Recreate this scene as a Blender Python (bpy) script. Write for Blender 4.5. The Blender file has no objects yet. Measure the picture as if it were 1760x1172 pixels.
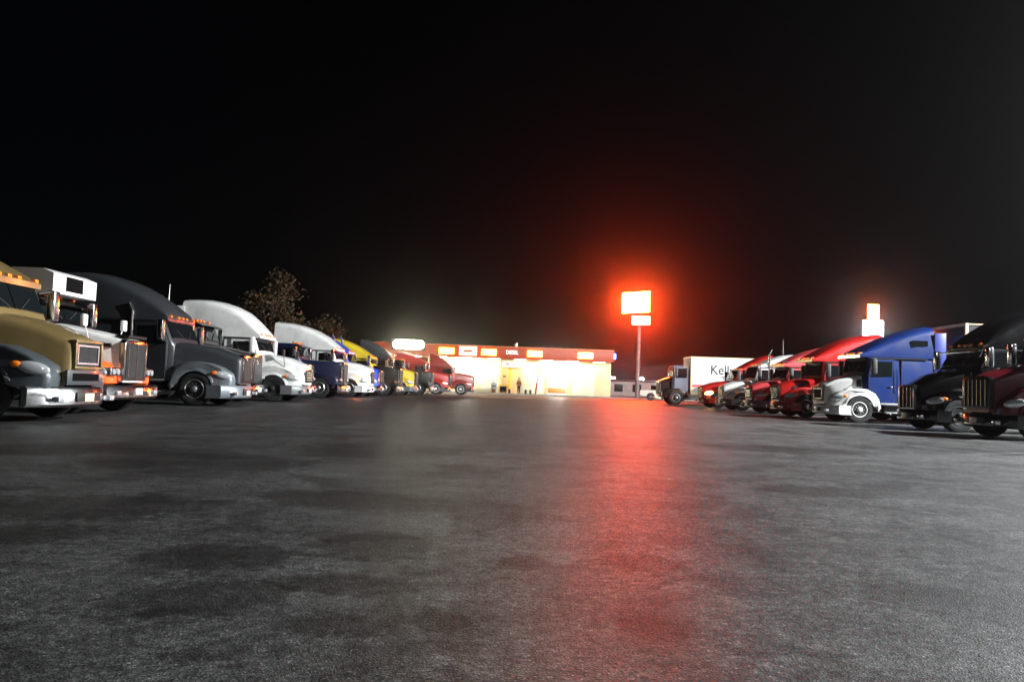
import bpy, bmesh, math, random
from mathutils import Vector, Matrix
R = math.radians
PI = math.pi
random.seed(7)
S = bpy.context.scene
COL = S.collection

# ------------------------------------------------------------------ materials
MATS = {}


def principled(name, base, rough=0.5, metal=0.0, coat=0.0, spec=0.5, emit=None, es=0.0):
    m = bpy.data.materials.new(name)
    m.use_nodes = True
    p = m.node_tree.nodes['Principled BSDF']
    p.inputs['Base Color'].default_value = (*base, 1)
    p.inputs['Roughness'].default_value = rough
    p.inputs['Metallic'].default_value = metal
    p.inputs['Coat Weight'].default_value = coat
    p.inputs['Coat Roughness'].default_value = 0.06
    p.inputs['Specular IOR Level'].default_value = spec
    if emit:
        p.inputs['Emission Color'].default_value = (*emit, 1)
        p.inputs['Emission Strength'].default_value = es
    return m


def grime(m, scale=2.0, amount=0.35, rough_amt=0.2):
    """uneven road dirt: noise breaks up the base colour and the roughness"""
    nt = m.node_tree
    p = nt.nodes['Principled BSDF']
    base = tuple(p.inputs['Base Color'].default_value)
    r0 = p.inputs['Roughness'].default_value
    tc = nt.nodes.new('ShaderNodeTexCoord')
    n = nt.nodes.new('ShaderNodeTexNoise')
    n.inputs['Scale'].default_value = scale
    n.inputs['Detail'].default_value = 7
    n.inputs['Roughness'].default_value = 0.65
    nt.links.new(tc.outputs['Object'], n.inputs['Vector'])
    mx = nt.nodes.new('ShaderNodeMix')
    mx.data_type = 'RGBA'
    d = 1 - amount
    mx.inputs[6].default_value = (base[0] * d, base[1] * d, base[2] * d * 0.97, 1)
    mx.inputs[7].default_value = base
    rp = nt.nodes.new('ShaderNodeMapRange')
    rp.inputs['From Min'].default_value = 0.35
    rp.inputs['From Max'].default_value = 0.6
    nt.links.new(n.outputs['Fac'], rp.inputs['Value'])
    nt.links.new(rp.outputs['Result'], mx.inputs[0])
    nt.links.new(mx.outputs[2], p.inputs['Base Color'])
    rr = nt.nodes.new('ShaderNodeMapRange')
    rr.inputs['From Min'].default_value = 0.3
    rr.inputs['From Max'].default_value = 0.7
    rr.inputs['To Min'].default_value = min(1, r0 + rough_amt)
    rr.inputs['To Max'].default_value = r0
    nt.links.new(n.outputs['Fac'], rr.inputs['Value'])
    nt.links.new(rr.outputs['Result'], p.inputs['Roughness'])
    return m


def paint(name, rgb, rough=0.32, metal=0.0):
    k = 'paint_' + name
    if k not in MATS:
        MATS[k] = grime(principled(k, rgb, rough, metal, coat=0.45), 1.6, 0.22, 0.12)
    return MATS[k]


M = MATS
M['chrome'] = grime(principled('chrome', (0.78, 0.78, 0.80), 0.12, 1.0), 4, 0.25, 0.12)
M['alloy'] = grime(principled('alloy', (0.70, 0.71, 0.73), 0.33, 1.0), 5, 0.3, 0.2)
M['black'] = grime(principled('black_trim', (0.012, 0.012, 0.013), 0.5), 3, 0.3, 0.2)
M['rubber'] = grime(principled('rubber', (0.016, 0.016, 0.016), 0.85), 6, 0.35, 0.1)
M['steel'] = grime(principled('dark_steel', (0.03, 0.03, 0.032), 0.6, 0.3), 4, 0.4, 0.2)
M['glass'] = principled('cab_glass', (0.006, 0.008, 0.009), 0.04, 0, 0.3, 0.6)
M['lens'] = principled('lamp_lens', (0.62, 0.64, 0.66), 0.12, 0.55, 0.6)
M['amber'] = principled('amber_lens', (0.85, 0.20, 0.015), 0.25, 0, 0.5)
M['redlens'] = principled('red_lens', (0.6, 0.02, 0.015), 0.25, 0, 0.5)
M['white'] = grime(principled('white_enamel', (0.78, 0.78, 0.77), 0.4, 0, 0.2), 1.5, 0.15, 0.1)
M['void'] = principled('void_black', (0.004, 0.004, 0.004), 0.95, spec=0.05)
M['plate'] = principled('plate_cream', (0.75, 0.62, 0.35), 0.5)
M['lit_head'] = principled('headlamp_lit', (1, .9, .7), 0.3, emit=(1, 0.72, 0.22), es=26)
M['lit_amber'] = principled('parking_lamp_lit', (1, .4, .1), 0.3, emit=(1, 0.18, 0.015), es=140)


# oil stains on the lot: centre x, y, radii, turn
STAINS = [(-0.25, 3.2, 0.13, 0.20, 20), (-1.3, 3.4, 0.5, 0.35, 30), (-0.65, 3.1, 0.25, 0.22, 0), (-0.75, 4.6, 0.4, 0.5, 10), (-0.75, 3.7, 0.42, 0.22, -10), (-3.4, 8.6, 1.5, 1.2, 0),
          (-2.9, 5.6, 1.0, 0.7, 25), (-2.8, 4.5, 0.6, 0.35, 40), (0.1, 4.3, 0.16, 0.2, 0), (0.75, 4.4, 0.3, 0.25, 0), (0.6, 3.2, 0.16, 0.2, 0), (-1.5, 4.2, 0.55, 0.35, 10), (-1.2, 6.3, 1.0, 0.6, -15),
          (-5.5, 9.5, 1.6, 1.0, 20), (-1.8, 11.0, 1.3, 1.6, 0), (5.0, 14.0, 1.8, 1.2, 0), (3.2, 8.0, 0.8, 0.6, 0)]


def asphalt():
    m = bpy.data.materials.new('asphalt')
    m.use_nodes = True
    nt = m.node_tree
    L = nt.links.new
    N = nt.nodes.new
    p = nt.nodes['Principled BSDF']
    g = N('ShaderNodeNewGeometry')

    def noise(scale, det=4, rough=0.55, vec=None, dist=0.0):
        n = N('ShaderNodeTexNoise')
        n.inputs['Scale'].default_value = scale
        n.inputs['Detail'].default_value = det
        n.inputs['Roughness'].default_value = rough
        n.inputs['Distortion'].default_value = dist
        L(vec if vec is not None else g.outputs['Position'], n.inputs['Vector'])
        return n.outputs['Fac']

    def mapr(v, a, b, c, d):
        r = N('ShaderNodeMapRange')
        r.inputs['From Min'].default_value = a
        r.inputs['From Max'].default_value = b
        r.inputs['To Min'].default_value = c
        r.inputs['To Max'].default_value = d
        L(v, r.inputs['Value'])
        return r.outputs['Result']

    def mul(a, b):
        q = N('ShaderNodeMath')
        q.operation = 'MULTIPLY'
        L(a, q.inputs[0])
        L(b, q.inputs[1])
        return q.outputs[0]

    def mapping(sx, sy, rz):
        q = N('ShaderNodeMapping')
        q.inputs['Scale'].default_value = (sx, sy, 1)
        q.inputs['Rotation'].default_value = (0, 0, rz)
        L(g.outputs['Position'], q.inputs['Vector'])
        return q.outputs['Vector']

    big = mapr(noise(0.16, 5), 0.35, 0.65, 0.85, 1.12)
    patch = mapr(noise(0.95, 9, 0.72, dist=0.8), 0.43, 0.50, 0.58, 1.05)            # oil stained patches
    blot = mapr(noise(3.4, 8, 0.66, dist=0.4), 0.35, 0.40, 0.50, 1.0)               # small drips
    tyre = mapr(noise(1.0, 5, 0.6, mapping(0.22, 1.9, R(-24))), 0.42, 0.62, 0.80, 1.06)  # tyre drag marks
    tyre2 = mapr(noise(1.0, 4, 0.6, mapping(1.5, 0.16, R(-12))), 0.40, 0.60, 0.84, 1.05)
    # aggregate: light and dark chips
    v = N('ShaderNodeTexVoronoi')
    v.inputs['Scale'].default_value = 130
    L(g.outputs['Position'], v.inputs['Vector'])
    sep = N('ShaderNodeSeparateColor')
    L(v.outputs['Color'], sep.inputs['Color'])
    chips = mapr(sep.outputs[0], 0.0, 1.0, 0.40, 1.60)
    sp = mapr(sep.outputs[1], 0.93, 0.97, 1.0, 2.3)
    fine = mapr(noise(30, 5, 0.75), 0.32, 0.68, 0.35, 1.65)
    mid = mapr(noise(11, 6, 0.8), 0.36, 0.64, 0.42, 1.58)                           # gravelly wear
    wob = noise(6.0, 9, 0.78)
    streak = mapr(noise(2.6, 9, 0.85), 0.38, 0.62, 0.66, 1.30)
    # lamp falloff and oil painted as a darker strip before the left row, with a ragged edge
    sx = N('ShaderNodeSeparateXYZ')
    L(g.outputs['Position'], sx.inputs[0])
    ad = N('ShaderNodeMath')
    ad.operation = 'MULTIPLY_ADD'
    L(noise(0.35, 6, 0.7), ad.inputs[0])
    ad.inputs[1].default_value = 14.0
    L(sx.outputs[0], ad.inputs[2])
    stain = None
    for (cx, cy, rx, ry, rot) in STAINS:
        mp = N('ShaderNodeMapping')
        mp.vector_type = 'TEXTURE'
        mp.inputs['Location'].default_value = (cx, cy, 0)
        mp.inputs['Rotation'].default_value = (0, 0, R(rot))
        mp.inputs['Scale'].default_value = (rx, ry, 1)
        L(g.outputs['Position'], mp.inputs['Vector'])
        ln = N('ShaderNodeVectorMath')
        ln.operation = 'LENGTH'
        L(mp.outputs[0], ln.inputs[0])
        aa = N('ShaderNodeMath')
        aa.operation = 'MULTIPLY_ADD'
        L(wob, aa.inputs[0])
        aa.inputs[1].default_value = 2.0
        L(ln.outputs['Value'], aa.inputs[2])
        one = mapr(aa.outputs[0], 1.72, 1.92, 0.44, 1.0)
        stain = one if stain is None else mul(stain, one)
    oil_dim = mapr(ad.outputs[0], 4.0, 10.5, 0.46, 1.0)
    t = mul(mul(big, patch), mul(mul(mul(blot, stain), oil_dim), mul(mul(tyre, tyre2), mul(mid, streak))))
    t = mul(t, mul(chips, mul(sp, fine)))
    mc = N('ShaderNodeMix')
    mc.data_type = 'RGBA'
    mc.blend_type = 'MULTIPLY'
    mc.inputs[0].default_value = 1
    mc.inputs[6].default_value = (0.070, 0.073, 0.071, 1)
    cmb = N('ShaderNodeCombineColor')
    for i in range(3):
        L(t, cmb.inputs[i])
    L(cmb.outputs[0], mc.inputs[7])
    L(mc.outputs[2], p.inputs['Base Color'])
    L(mapr(sep.outputs[2], 0.0, 1.0, 0.42, 0.62), p.inputs['Roughness'])
    p.inputs['Specular IOR Level'].default_value = 0.24
    b1 = N('ShaderNodeBump')
    b1.inputs['Strength'].default_value = 0.45
    b1.inputs['Distance'].default_value = 0.004
    L(v.outputs['Distance'], b1.inputs['Height'])
    b2 = N('ShaderNodeBump')
    b2.inputs['Strength'].default_value = 0.08
    b2.inputs['Distance'].default_value = 0.05
    L(noise(3.0, 6, 0.6), b2.inputs['Height'])
    L(b1.outputs[0], b2.inputs['Normal'])
    L(b2.outputs[0], p.inputs['Normal'])
    return m


M['asphalt'] = asphalt()
M['concrete'] = grime(principled('concrete_apron', (0.26, 0.25, 0.22), 0.75), 0.7, 0.4, 0.1)
M['warm_lit_asphalt'] = grime(principled('road_asphalt', (0.085, 0.072, 0.055), 0.7), 0.6, 0.4, 0.1)  # brown tint stands for the warm building light on the road

# ------------------------------------------------------------------ mesh helpers


class MB:
    def __init__(self):
        self.bm = bmesh.new()

    def quadstrip(self, rings, cap0=True, cap1=True, closed=True):
        bm = self.bm
        vr = [[bm.verts.new(p) for p in r] for r in rings]
        n = len(vr[0])
        for a, b in zip(vr, vr[1:]):
            for i in range(n if closed else n - 1):
                j = (i + 1) % n
                try:
                    bm.faces.new((a[i], a[j], b[j], b[i]))
                except ValueError:
                    pass
        if cap0:
            bm.faces.new(list(reversed(vr[0])))
        if cap1:
            bm.faces.new(vr[-1])
        return self

    def box(self, x0, x1, y0, y1, z0, z1, bevel=0.0):
        b = bmesh.new()
        bmesh.ops.create_cube(b, size=1)
        for v in b.verts:
            v.co = Vector(((x0 + x1) / 2 + v.co.x * (x1 - x0), (y0 + y1) / 2 + v.co.y * (y1 - y0), (z0 + z1) / 2 + v.co.z * (z1 - z0)))
        if bevel:
            bmesh.ops.bevel(b, geom=b.edges[:], offset=bevel, segments=2, affect='EDGES', profile=0.5)
        return self.merge(b)

    def merge(self, b, mat=None):
        if mat is not None:
            bmesh.ops.transform(b, matrix=mat, verts=b.verts)
        me = bpy.data.meshes.new('tmp')
        b.to_mesh(me)
        b.free()
        self.bm.from_mesh(me)
        bpy.data.meshes.remove(me)
        return self

    def prism(self, pts, y0, y1, axis='y', bevel=0.0, seg=2, shift=None):
        """extrude a polygon; axis y: pts are (x,z); axis z: pts are (x,y); axis x: pts are (y,z)"""
        b = bmesh.new()

        def P(u, v, w):
            return {'y': (u, w, v), 'z': (u, v, w), 'x': (w, u, v)}[axis]
        A = [b.verts.new(P(u, v, y0)) for u, v in pts]
        B = [b.verts.new(P(u, v, y1 + (shift(u, v) if shift else 0))) for u, v in pts]
        n = len(pts)
        b.faces.new(A)
        fB = b.faces.new(B[::-1])
        for i in range(n):
            j = (i + 1) % n
            b.faces.new((A[j], A[i], B[i], B[j]))
        if bevel:
            bmesh.ops.bevel(b, geom=list(fB.edges), offset=bevel, segments=seg, affect='EDGES', profile=0.5)
        return self.merge(b)

    def cyl(self, p0, p1, r0, r1=None, n=14):
        p0, p1 = Vector(p0), Vector(p1)
        r1 = r0 if r1 is None else r1
        d = (p1 - p0).normalized()
        u = d.orthogonal().normalized()
        w = d.cross(u)
        f = lambda c, r: [c + (u * math.cos(2 * PI * k / n) + w * math.sin(2 * PI * k / n)) * r for k in range(n)]
        return self.quadstrip([f(p0, r0), f(p1, r1)])

    def tube(self, pts, r, n=8):
        for a, b in zip(pts, pts[1:]):
            self.cyl(a, b, r, r, n)
        return self

    def lathe_y(self, prof, n=28, cx=0, cz=0):
        """prof: (radius, y)"""
        rings = [[(cx + r * math.cos(2 * PI * k / n), y, cz + r * math.sin(2 * PI * k / n)) for k in range(n)] for r, y in prof]
        return self.quadstrip(rings, prof[0][0] > 0.001, prof[-1][0] > 0.001)

    def ball(self, c, rx, ry, rz, sub=2):
        b = bmesh.new()
        bmesh.ops.create_icosphere(b, subdivisions=sub, radius=1)
        for v in b.verts:
            v.co = Vector((c[0] + v.co.x * rx, c[1] + v.co.y * ry, c[2] + v.co.z * rz))
        return self.merge(b)

    def build(self, name, mat, parent=None, angle=38, smooth=True):
        bm = self.bm
        bmesh.ops.remove_doubles(bm, verts=bm.verts, dist=1e-5)
        bmesh.ops.recalc_face_normals(bm, faces=bm.faces)
        me = bpy.data.meshes.new(name)
        bm.to_mesh(me)
        bm.free()
        for mm in (mat if isinstance(mat, (list, tuple)) else [mat]):
            me.materials.append(mm)
        if smooth:
            me.polygons.foreach_set('use_smooth', [True] * len(me.polygons))
            me.set_sharp_from_angle(angle=R(angle))
        o = bpy.data.objects.new(name, me)
        COL.objects.link(o)
        o.parent = parent
        return o


def link(name, mesh, parent, loc=(0, 0, 0), rot=(0, 0, 0)):
    o = bpy.data.objects.new(name, mesh)
    COL.objects.link(o)
    o.parent = parent
    o.location = loc
    o.rotation_euler = rot
    return o


def empty(name, loc, rz=0.0):
    o = bpy.data.objects.new(name, None)
    COL.objects.link(o)
    o.location = loc
    o.rotation_euler = (0, 0, rz)
    o.empty_display_size = 0.2
    return o


def tag(o, label=None, cat=None, group=None, kind=None):
    for k, v in (('label', label), ('category', cat), ('group', group), ('kind', kind)):
        if v:
            o[k] = v
    return o


def text_mesh(name, body, size, mat, parent, depth=0.01, sx=1.0, bold=0.0):
    cu = bpy.data.curves.new(name, 'FONT')
    cu.body = body
    cu.size = size
    cu.extrude = depth
    cu.offset = bold
    cu.align_x = 'CENTER'
    cu.align_y = 'CENTER'
    tmp = bpy.data.objects.new('tmp_text', cu)
    COL.objects.link(tmp)
    dg = bpy.context.evaluated_depsgraph_get()
    me = bpy.data.meshes.new_from_object(tmp.evaluated_get(dg))
    bpy.data.objects.remove(tmp)
    bpy.data.curves.remove(cu)
    me.name = name
    me.materials.clear()
    me.materials.append(mat)
    o = link(name, me, parent)
    o.scale = (sx, 1, 1)
    return o


def ring(x, w, z0, z1, r, rb=0.06, tw=0.0, na=4, slant=0.0, crown=0.0):
    """rounded-rectangle section across the truck at x (y half-width w, from z0 to z1)"""
    pts = []
    wt = w - tw
    for k in range(na + 1):
        a = -PI / 2 + (PI / 2) * k / na
        pts.append((w - rb + rb * math.cos(a), z0 + rb + rb * math.sin(a)))
    for k in range(na + 1):
        a = (PI / 2) * k / na
        pts.append((wt - r + r * math.cos(a), z1 - r + r * math.sin(a)))
    top = [(wt * 0.4, z1 + crown), (0, z1 + crown * 1.25), (-wt * 0.4, z1 + crown)]
    pts += top if (wt - r) > wt * 0.42 else [(0, z1 + crown)] * 1 + [(-0.001, z1 + crown)] + [(-0.002, z1 + crown)]
    for k in range(na + 1):
        a = PI / 2 + (PI / 2) * k / na
        pts.append((-wt + r + r * math.cos(a), z1 - r + r * math.sin(a)))
    for k in range(na + 1):
        a = PI + (PI / 2) * k / na
        pts.append((-w + rb + rb * math.cos(a), z0 + rb + rb * math.sin(a)))
    return [(x + slant * (z - z0), y, z) for y, z in pts]


# ------------------------------------------------------------------ wheels (shared meshes)
def mesh_of(mb, name, mat, angle=38):
    o = mb.build(name, mat, None, angle)
    me = o.data
    bpy.data.objects.remove(o)
    return me


mb = MB().lathe_y([(0.29, -0.13), (0.33, -0.15), (0.44, -0.155), (0.50, -0.14), (0.515, -0.11), (0.52, -0.06), (0.505, -0.055), (0.505, -0.045), (0.52, -0.04),
                   (0.52, 0.04), (0.505, 0.045), (0.505, 0.055), (0.52, 0.06), (0.515, 0.11), (0.50, 0.14), (0.44, 0.155), (0.33, 0.15), (0.29, 0.13)], 40)
TYRE = mesh_of(mb, 'tyre', M['rubber'])


def rim_mesh(name, mat, sgn):
    q = MB().lathe_y([(0.30, -0.12 * sgn), (0.305, 0.135 * sgn), (0.285, 0.15 * sgn), (0.265, 0.13 * sgn), (0.245, 0.07 * sgn), (0.20, 0.10 * sgn), (0.15, 0.115 * sgn), (0.12, 0.115 * sgn),
                      (0.105, 0.13 * sgn), (0.10, 0.19 * sgn), (0.07, 0.215 * sgn), (0.0, 0.22 * sgn)], 32)
    for k in range(10):
        a = 2 * PI * k / 10
        q.cyl((0.165 * math.cos(a), 0.10 * sgn, 0.165 * math.sin(a)), (0.165 * math.cos(a), 0.145 * sgn, 0.165 * math.sin(a)), 0.014, 0.012, 6)
    me = mesh_of(q, name, mat)
    # dark hand holes
    h = MB()
    h.bm.from_mesh(me)
    n0 = len(h.bm.faces)
    for k in range(10):
        a = 2 * PI * (k + .5) / 10
        c = Vector((0.218 * math.cos(a), 0.0, 0.218 * math.sin(a)))
        h.cyl(c + Vector((0, 0.07 * sgn, 0)), c + Vector((0, 0.0955 * sgn, 0)), 0.026, 0.026, 10)
    h.bm.faces.ensure_lookup_table()
    for f in h.bm.faces[n0:]:
        f.material_index = 1
    h.bm.to_mesh(me)
    h.bm.free()
    me.materials.append(M['black'])
    return me


RIM = {}
for nm, mt in (('alloy', M['alloy']), ('white', M['white']), ('dark', M['steel'])):
    for sg in (1, -1):
        RIM[(nm, sg)] = rim_mesh('rim', mt, sg)


def wheel(parent, x, y, kind, name='front_wheel', steer=0.0):
    sg = 1 if y > 0 else -1
    w = link(name, TYRE, parent, (x, y, 0.52), (0, 0, steer))
    link('rim', RIM[(kind, sg)], w)
    return w


# ------------------------------------------------------------------ the truck builder
def lerp(a, b, t):
    return a + (b - a) * t


def truck(name, label, loc, rz, group, d):
    """local frame: +x forward, origin on the ground below the front axle"""
    root = empty(name, (loc[0], loc[1], 0.0), rz)
    tag(root, label, 'truck', group)
    g = d.get
    style = d['style']
    cabm = d['cab']
    hoodm = g('hood', cabm)
    fenm = g('fender', hoodm)
    fairm = g('fairing', cabm)
    xn, zg = d['xn'], d['zg']
    xc, zc = d['xc'], d['zc']
    xw, zw = d['xw'], d['zw']
    xr = d['xr']
    classic = style == 'classic'
    wn = g('wn', 0.50 if classic else 0.60)
    wc = g('wc', 0.80 if classic else 1.0)
    W = g('W', 1.10 if classic else 1.16)
    rim = g('rim', 'alloy')
    # ---- frame with cross members and coupling plate
    f = MB()
    for s in (1, -1):
        f.box(-6.3, xn - 0.25, s * 0.42 - 0.05, s * 0.42 + 0.05, 0.62, 0.88)
    for xx in (-6.2, -4.4, -3.0):
        f.box(xx, xx + 0.12, -0.38, 0.38, 0.66, 0.84)
    f.box(-5.6, -4.5, -0.45, 0.45, 0.98, 1.06, 0.02)
    f.cyl((0, -0.9, 0.52), (0, 0.9, 0.52), 0.07)
    for xx in (-4.35, -5.65):
        f.cyl((xx, -0.85, 0.52), (xx, 0.85, 0.52), 0.10)
    f.build('frame', M['steel'], root)
    for s in (1, -1):
        wheel(root, 0, s * 1.03, rim, 'front_wheel', g('steer', 0.0))
        for xx in (-4.35, -5.65):
            wheel(root, xx, s * 1.06, rim, 'rear_wheel')
            link('inner_tyre', TYRE, root, (xx, s * 0.72, 0.52))
    # ---- hood
    q = MB()
    zb = 0.72
    if classic:
        secs = [(xn, wn - 0.03, zb, zg - 0.03), (xn - 0.05, wn, zb, zg), (lerp(xn, xc, .5), lerp(wn, wc, .45), zb, lerp(zg, zc, .55)), (xc, wc, 0.8, zc)]
        q.quadstrip([ring(x, w, a, b, 0.10, 0.04, 0.02, crown=0.025) for x, w, a, b in secs])
    else:
        bul = g('bulge', 0.05)
        secs = [(xn, wn - 0.06, 0.70, zg - 0.10), (xn - 0.05, wn - 0.01, 0.70, zg - 0.03), (xn - 0.14, wn + 0.02, 0.70, zg),
                (lerp(xn, xc, .4), lerp(wn, wc, .42), 0.72, lerp(zg, zc, .45) + bul), (lerp(xn, xc, .72), lerp(wn, wc, .76), 0.75, lerp(zg, zc, .75) + bul * .8), (xc, wc, 0.8, zc)]
        q.quadstrip([ring(x, w, a, b, 0.17, 0.04, 0.05, crown=0.04) for x, w, a, b in secs])
    q.build('hood', hoodm, root, 50)
    # ---- fenders
    zt = g('zf', 1.38)
    if classic:
        zt = g('zf', 1.22)
        poly = [(xn - 0.10, 0.70), (xn - 0.10, zt - 0.28), (xn - 0.25, zt - 0.08), (0.35, zt), (-0.25, zt + 0.02), (-0.62, zt - 0.20), (-0.95, 0.72), (-1.0, 0.60), (-0.72, 0.60)]
    else:
        poly = [(xn - 0.14, 0.50), (xn - 0.10, 0.80), (xn - 0.16, 1.02), (xn - 0.42, 1.20), (lerp(0, xn - .42, .55), zt - 0.04), (0.05, zt + 0.01), (-0.35, zt - 0.02), (-0.62, zt - 0.16), (-0.78, 0.95), (-0.86, 0.56), (-0.70, 0.56)]
    arch = [(0.645 * math.cos(a), 0.53 + 0.645 * math.sin(a)) for a in [PI * (1 - k / 12) for k in range(13)]]
    poly = poly + arch + ([(0.70, 0.66)] if classic else [(0.70, 0.50)])
    yo = g('yo', 1.2)
    taper = 0.10 if classic else g('taper', 0.30)
    sh = lambda u, v: (-taper * ((u - 0.4) / (xn - 0.5)) ** 2 if u > 0.4 else 0.0)
    for s in (1, -1):
        q = MB().prism(poly, 0.45, yo, 'y', 0.10, 3, sh)
        if s < 0:
            for v in q.bm.verts:
                v.co.y = -v.co.y
        q.build('fender', fenm, root, 50)
        # dark wheel well lining
        q = MB().prism([(0.66 * math.cos(a), 0.53 + 0.66 * math.sin(a)) for a in [PI * k / 12 for k in range(13)]], 0.40, 0.445)
        if s < 0:
            for v in q.bm.verts:
                v.co.y = -v.co.y
        q.build('wheel_well', M['black'], root)
    # ---- cab with sleeper
    q = MB()
    rr = 0.16
    secs = [(xc + 0.02, W - 0.10, 0.80, zc), (xc - 0.06, W - 0.04, 0.72, zc + 0.10), (xw, W, 0.70, zw), (xw - 0.35, W, 0.70, zw + 0.04), (xr + 0.05, g('Wr', W), 0.72, g('zrear', zw + 0.05)), (xr, g('Wr', W) - 0.05, 0.75, g('zrear', zw + 0.05) - 0.04)]
    q.quadstrip([ring(x, w, a, b, rr if i < 2 else rr + 0.02, 0.05, 0.04 if i < 2 else 0.05, crown=0.02) for i, (x, w, a, b) in enumerate(secs)])
    q.build('cab', cabm, root, 42)
    # windshield in two panes over the sloping front
    a0 = Vector((xc - 0.06, 0, zc + 0.10))
    a1 = Vector((xw, 0, zw))
    dv = a1 - a0
    nrm = Vector((dv.z, 0, -dv.x)).normalized()
    if nrm.x < 0:
        nrm = -nrm
    q = MB()
    for s in (1, -1):
        def row(t, off):
            p = a0 + dv * t + nrm * off
            ww = W - 0.20 - 0.03 * t
            return [(p.x - 0.10 * (yy / ww) ** 2 * 0, s * yy, p.z + 0.025 * (1 - (yy / ww) ** 2)) for yy in [0.015 + (ww - 0.015) * k / 6 for k in range(7)]]
        lo, hi = 0.04, 0.93
        front = [row(lerp(lo, hi, k / 4), 0.035) for k in range(5)]
        back = [row(lerp(lo, hi, k / 4), -0.05) for k in range(5)]
        q.quadstrip([front[0] + back[0][::-1], front[1] + back[1][::-1], front[2] + back[2][::-1], front[3] + back[3][::-1], front[4] + back[4][::-1]])
    q.build('windshield', M['glass'], root)
    for s in (1, -1):
        p0 = a0 + dv * 0.03 + nrm * 0.05
        p1 = a0 + dv * 0.45 + nrm * 0.05
        MB().tube([(p0.x, s * 0.15, p0.z + 0.02), (p1.x, s * 0.55, p1.z + 0.02)], 0.012, 6).build('wiper', M['black'], root)
    # doors with window, handle and grab rail
    xd0, xd1 = xc - 0.14, xc - 1.14
    d.setdefault('_', 0)
    if g('door', True):
        for s in (1, -1):
            tx = lambda z: xc - 0.06 + (xw - xc + 0.06) * max(0, (z - zc - 0.1)) / (zw - zc - 0.1)
            ztop = zw - 0.12
            pts = [(xd1, 0.82), (xd0, 0.82), (xd0, zc + 0.02), (tx(ztop) - 0.16, ztop), (xd1, ztop)]
            q = MB().prism(pts, W - 0.10, W + 0.012, 'y', 0.006, 1)
            if s < 0:
                for v in q.bm.verts:
                    v.co.y = -v.co.y
            dr = q.build('door', cabm, root)
            big_ = [(xd1 - 0.014, 0.806), (xd0 + 0.014, 0.806), (xd0 + 0.014, zc + 0.02), (tx(ztop) - 0.14, ztop + 0.014), (xd1 - 0.014, ztop + 0.014)]
            q = MB().prism(big_, s * (W - 0.10), s * (W + 0.004))
            q.build('door_seal', M['black'], dr)
            zs = zc - 0.02 if not g('lowsill') else zc - 0.1
            pts = [(xd1 + 0.09, zs), (xd0 - 0.08, zs - 0.04), (xd0 - 0.10, zc + 0.10), (tx(ztop - 0.08) - 0.22, ztop - 0.08), (xd1 + 0.09, ztop - 0.08)]
            q = MB().prism(pts, W - 0.08, W + 0.02, 'y')
            q.box(xd0 - 0.34, xd0 - 0.315, W, W + 0.026, zs, zc + 0.32)
            if s < 0:
                for v in q.bm.verts:
                    v.co.y = -v.co.y
            q.build('side_window', M['glass'], dr)
            MB().box(xd1 + 0.08, xd1 + 0.24, s * (W + 0.03) - 0.02, s * (W + 0.03) + 0.02, 1.42, 1.46, 0.008).build('door_handle', M['chrome'], dr)
            if g('grab', True):
                xg = xd1 - 0.08
                MB().tube([(xg, s * (W + 0.01), 1.25), (xg, s * (W + 0.07), 1.3), (xg, s * (W + 0.07), 2.1), (xg, s * (W + 0.01), 2.15)], 0.016, 6).build('grab_rail', M['chrome'], root)
    # seam under the roof and rocker trim
    for s in (1, -1):
        if fp_ := g('fair'):
            MB().box(xr + 0.3, xw - 0.05, s * (W - 0.02) - 0.03, s * (W - 0.02) + 0.03, zw - 0.075, zw - 0.05).build('roof_seam', M['black'], root)
        MB().box(xr + 0.3, xc - 0.15, s * (W - 0.02) - 0.03, s * (W - 0.02) + 0.035, 0.735, 0.80, 0.008).build('rocker_trim', g('rocker', M['alloy']), root)
        MB().box(xd1 - 0.30, xd1 - 0.285, s * (W - 0.02) - 0.03, s * (W - 0.02) + 0.024, 0.85, zw - 0.1).build('sleeper_seam', M['black'], root)
        if g('hoodvent'):
            vp = d['hoodvent']
            xm_ = sum(p_[0] for p_ in vp) / len(vp)
            t_ = (xn - xm_) / (xn - xc)
            wv = lerp(wn, wc, t_)
            sl = (wc - wn) / (xc - xn)
            q = MB()
            A = [q.bm.verts.new((x_, s * (wv + sl * (x_ - xm_) + 0.014 - 0.05 * (z_ - 1.2)), z_)) for x_, z_ in vp]
            B = [q.bm.verts.new((x_, s * (wv + sl * (x_ - xm_) - 0.06), z_)) for x_, z_ in vp]
            q.bm.faces.new(A)
            q.bm.faces.new(B[::-1])
            for k in range(len(vp)):
                q.bm.faces.new((A[k], A[(k + 1) % len(vp)], B[(k + 1) % len(vp)], B[k]))
            q.build('hood_vent', M['black'], root)
    # sleeper window
    if g('sleepwin'):
        x0, x1, z0, z1 = d['sleepwin']
        for s in (1, -1):
            yy = g('sleepW', W)
            q = MB().prism([(x0, z0), (x1, z0), (x1, z1 - 0.04), (x1 - 0.06, z1), (x0, z1)], s * (yy - 0.1), s * (yy + 0.018))
            q.build('sleeper_window', M['glass'], root)
    # ---- roof fairing
    fp = g('fair')
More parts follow.
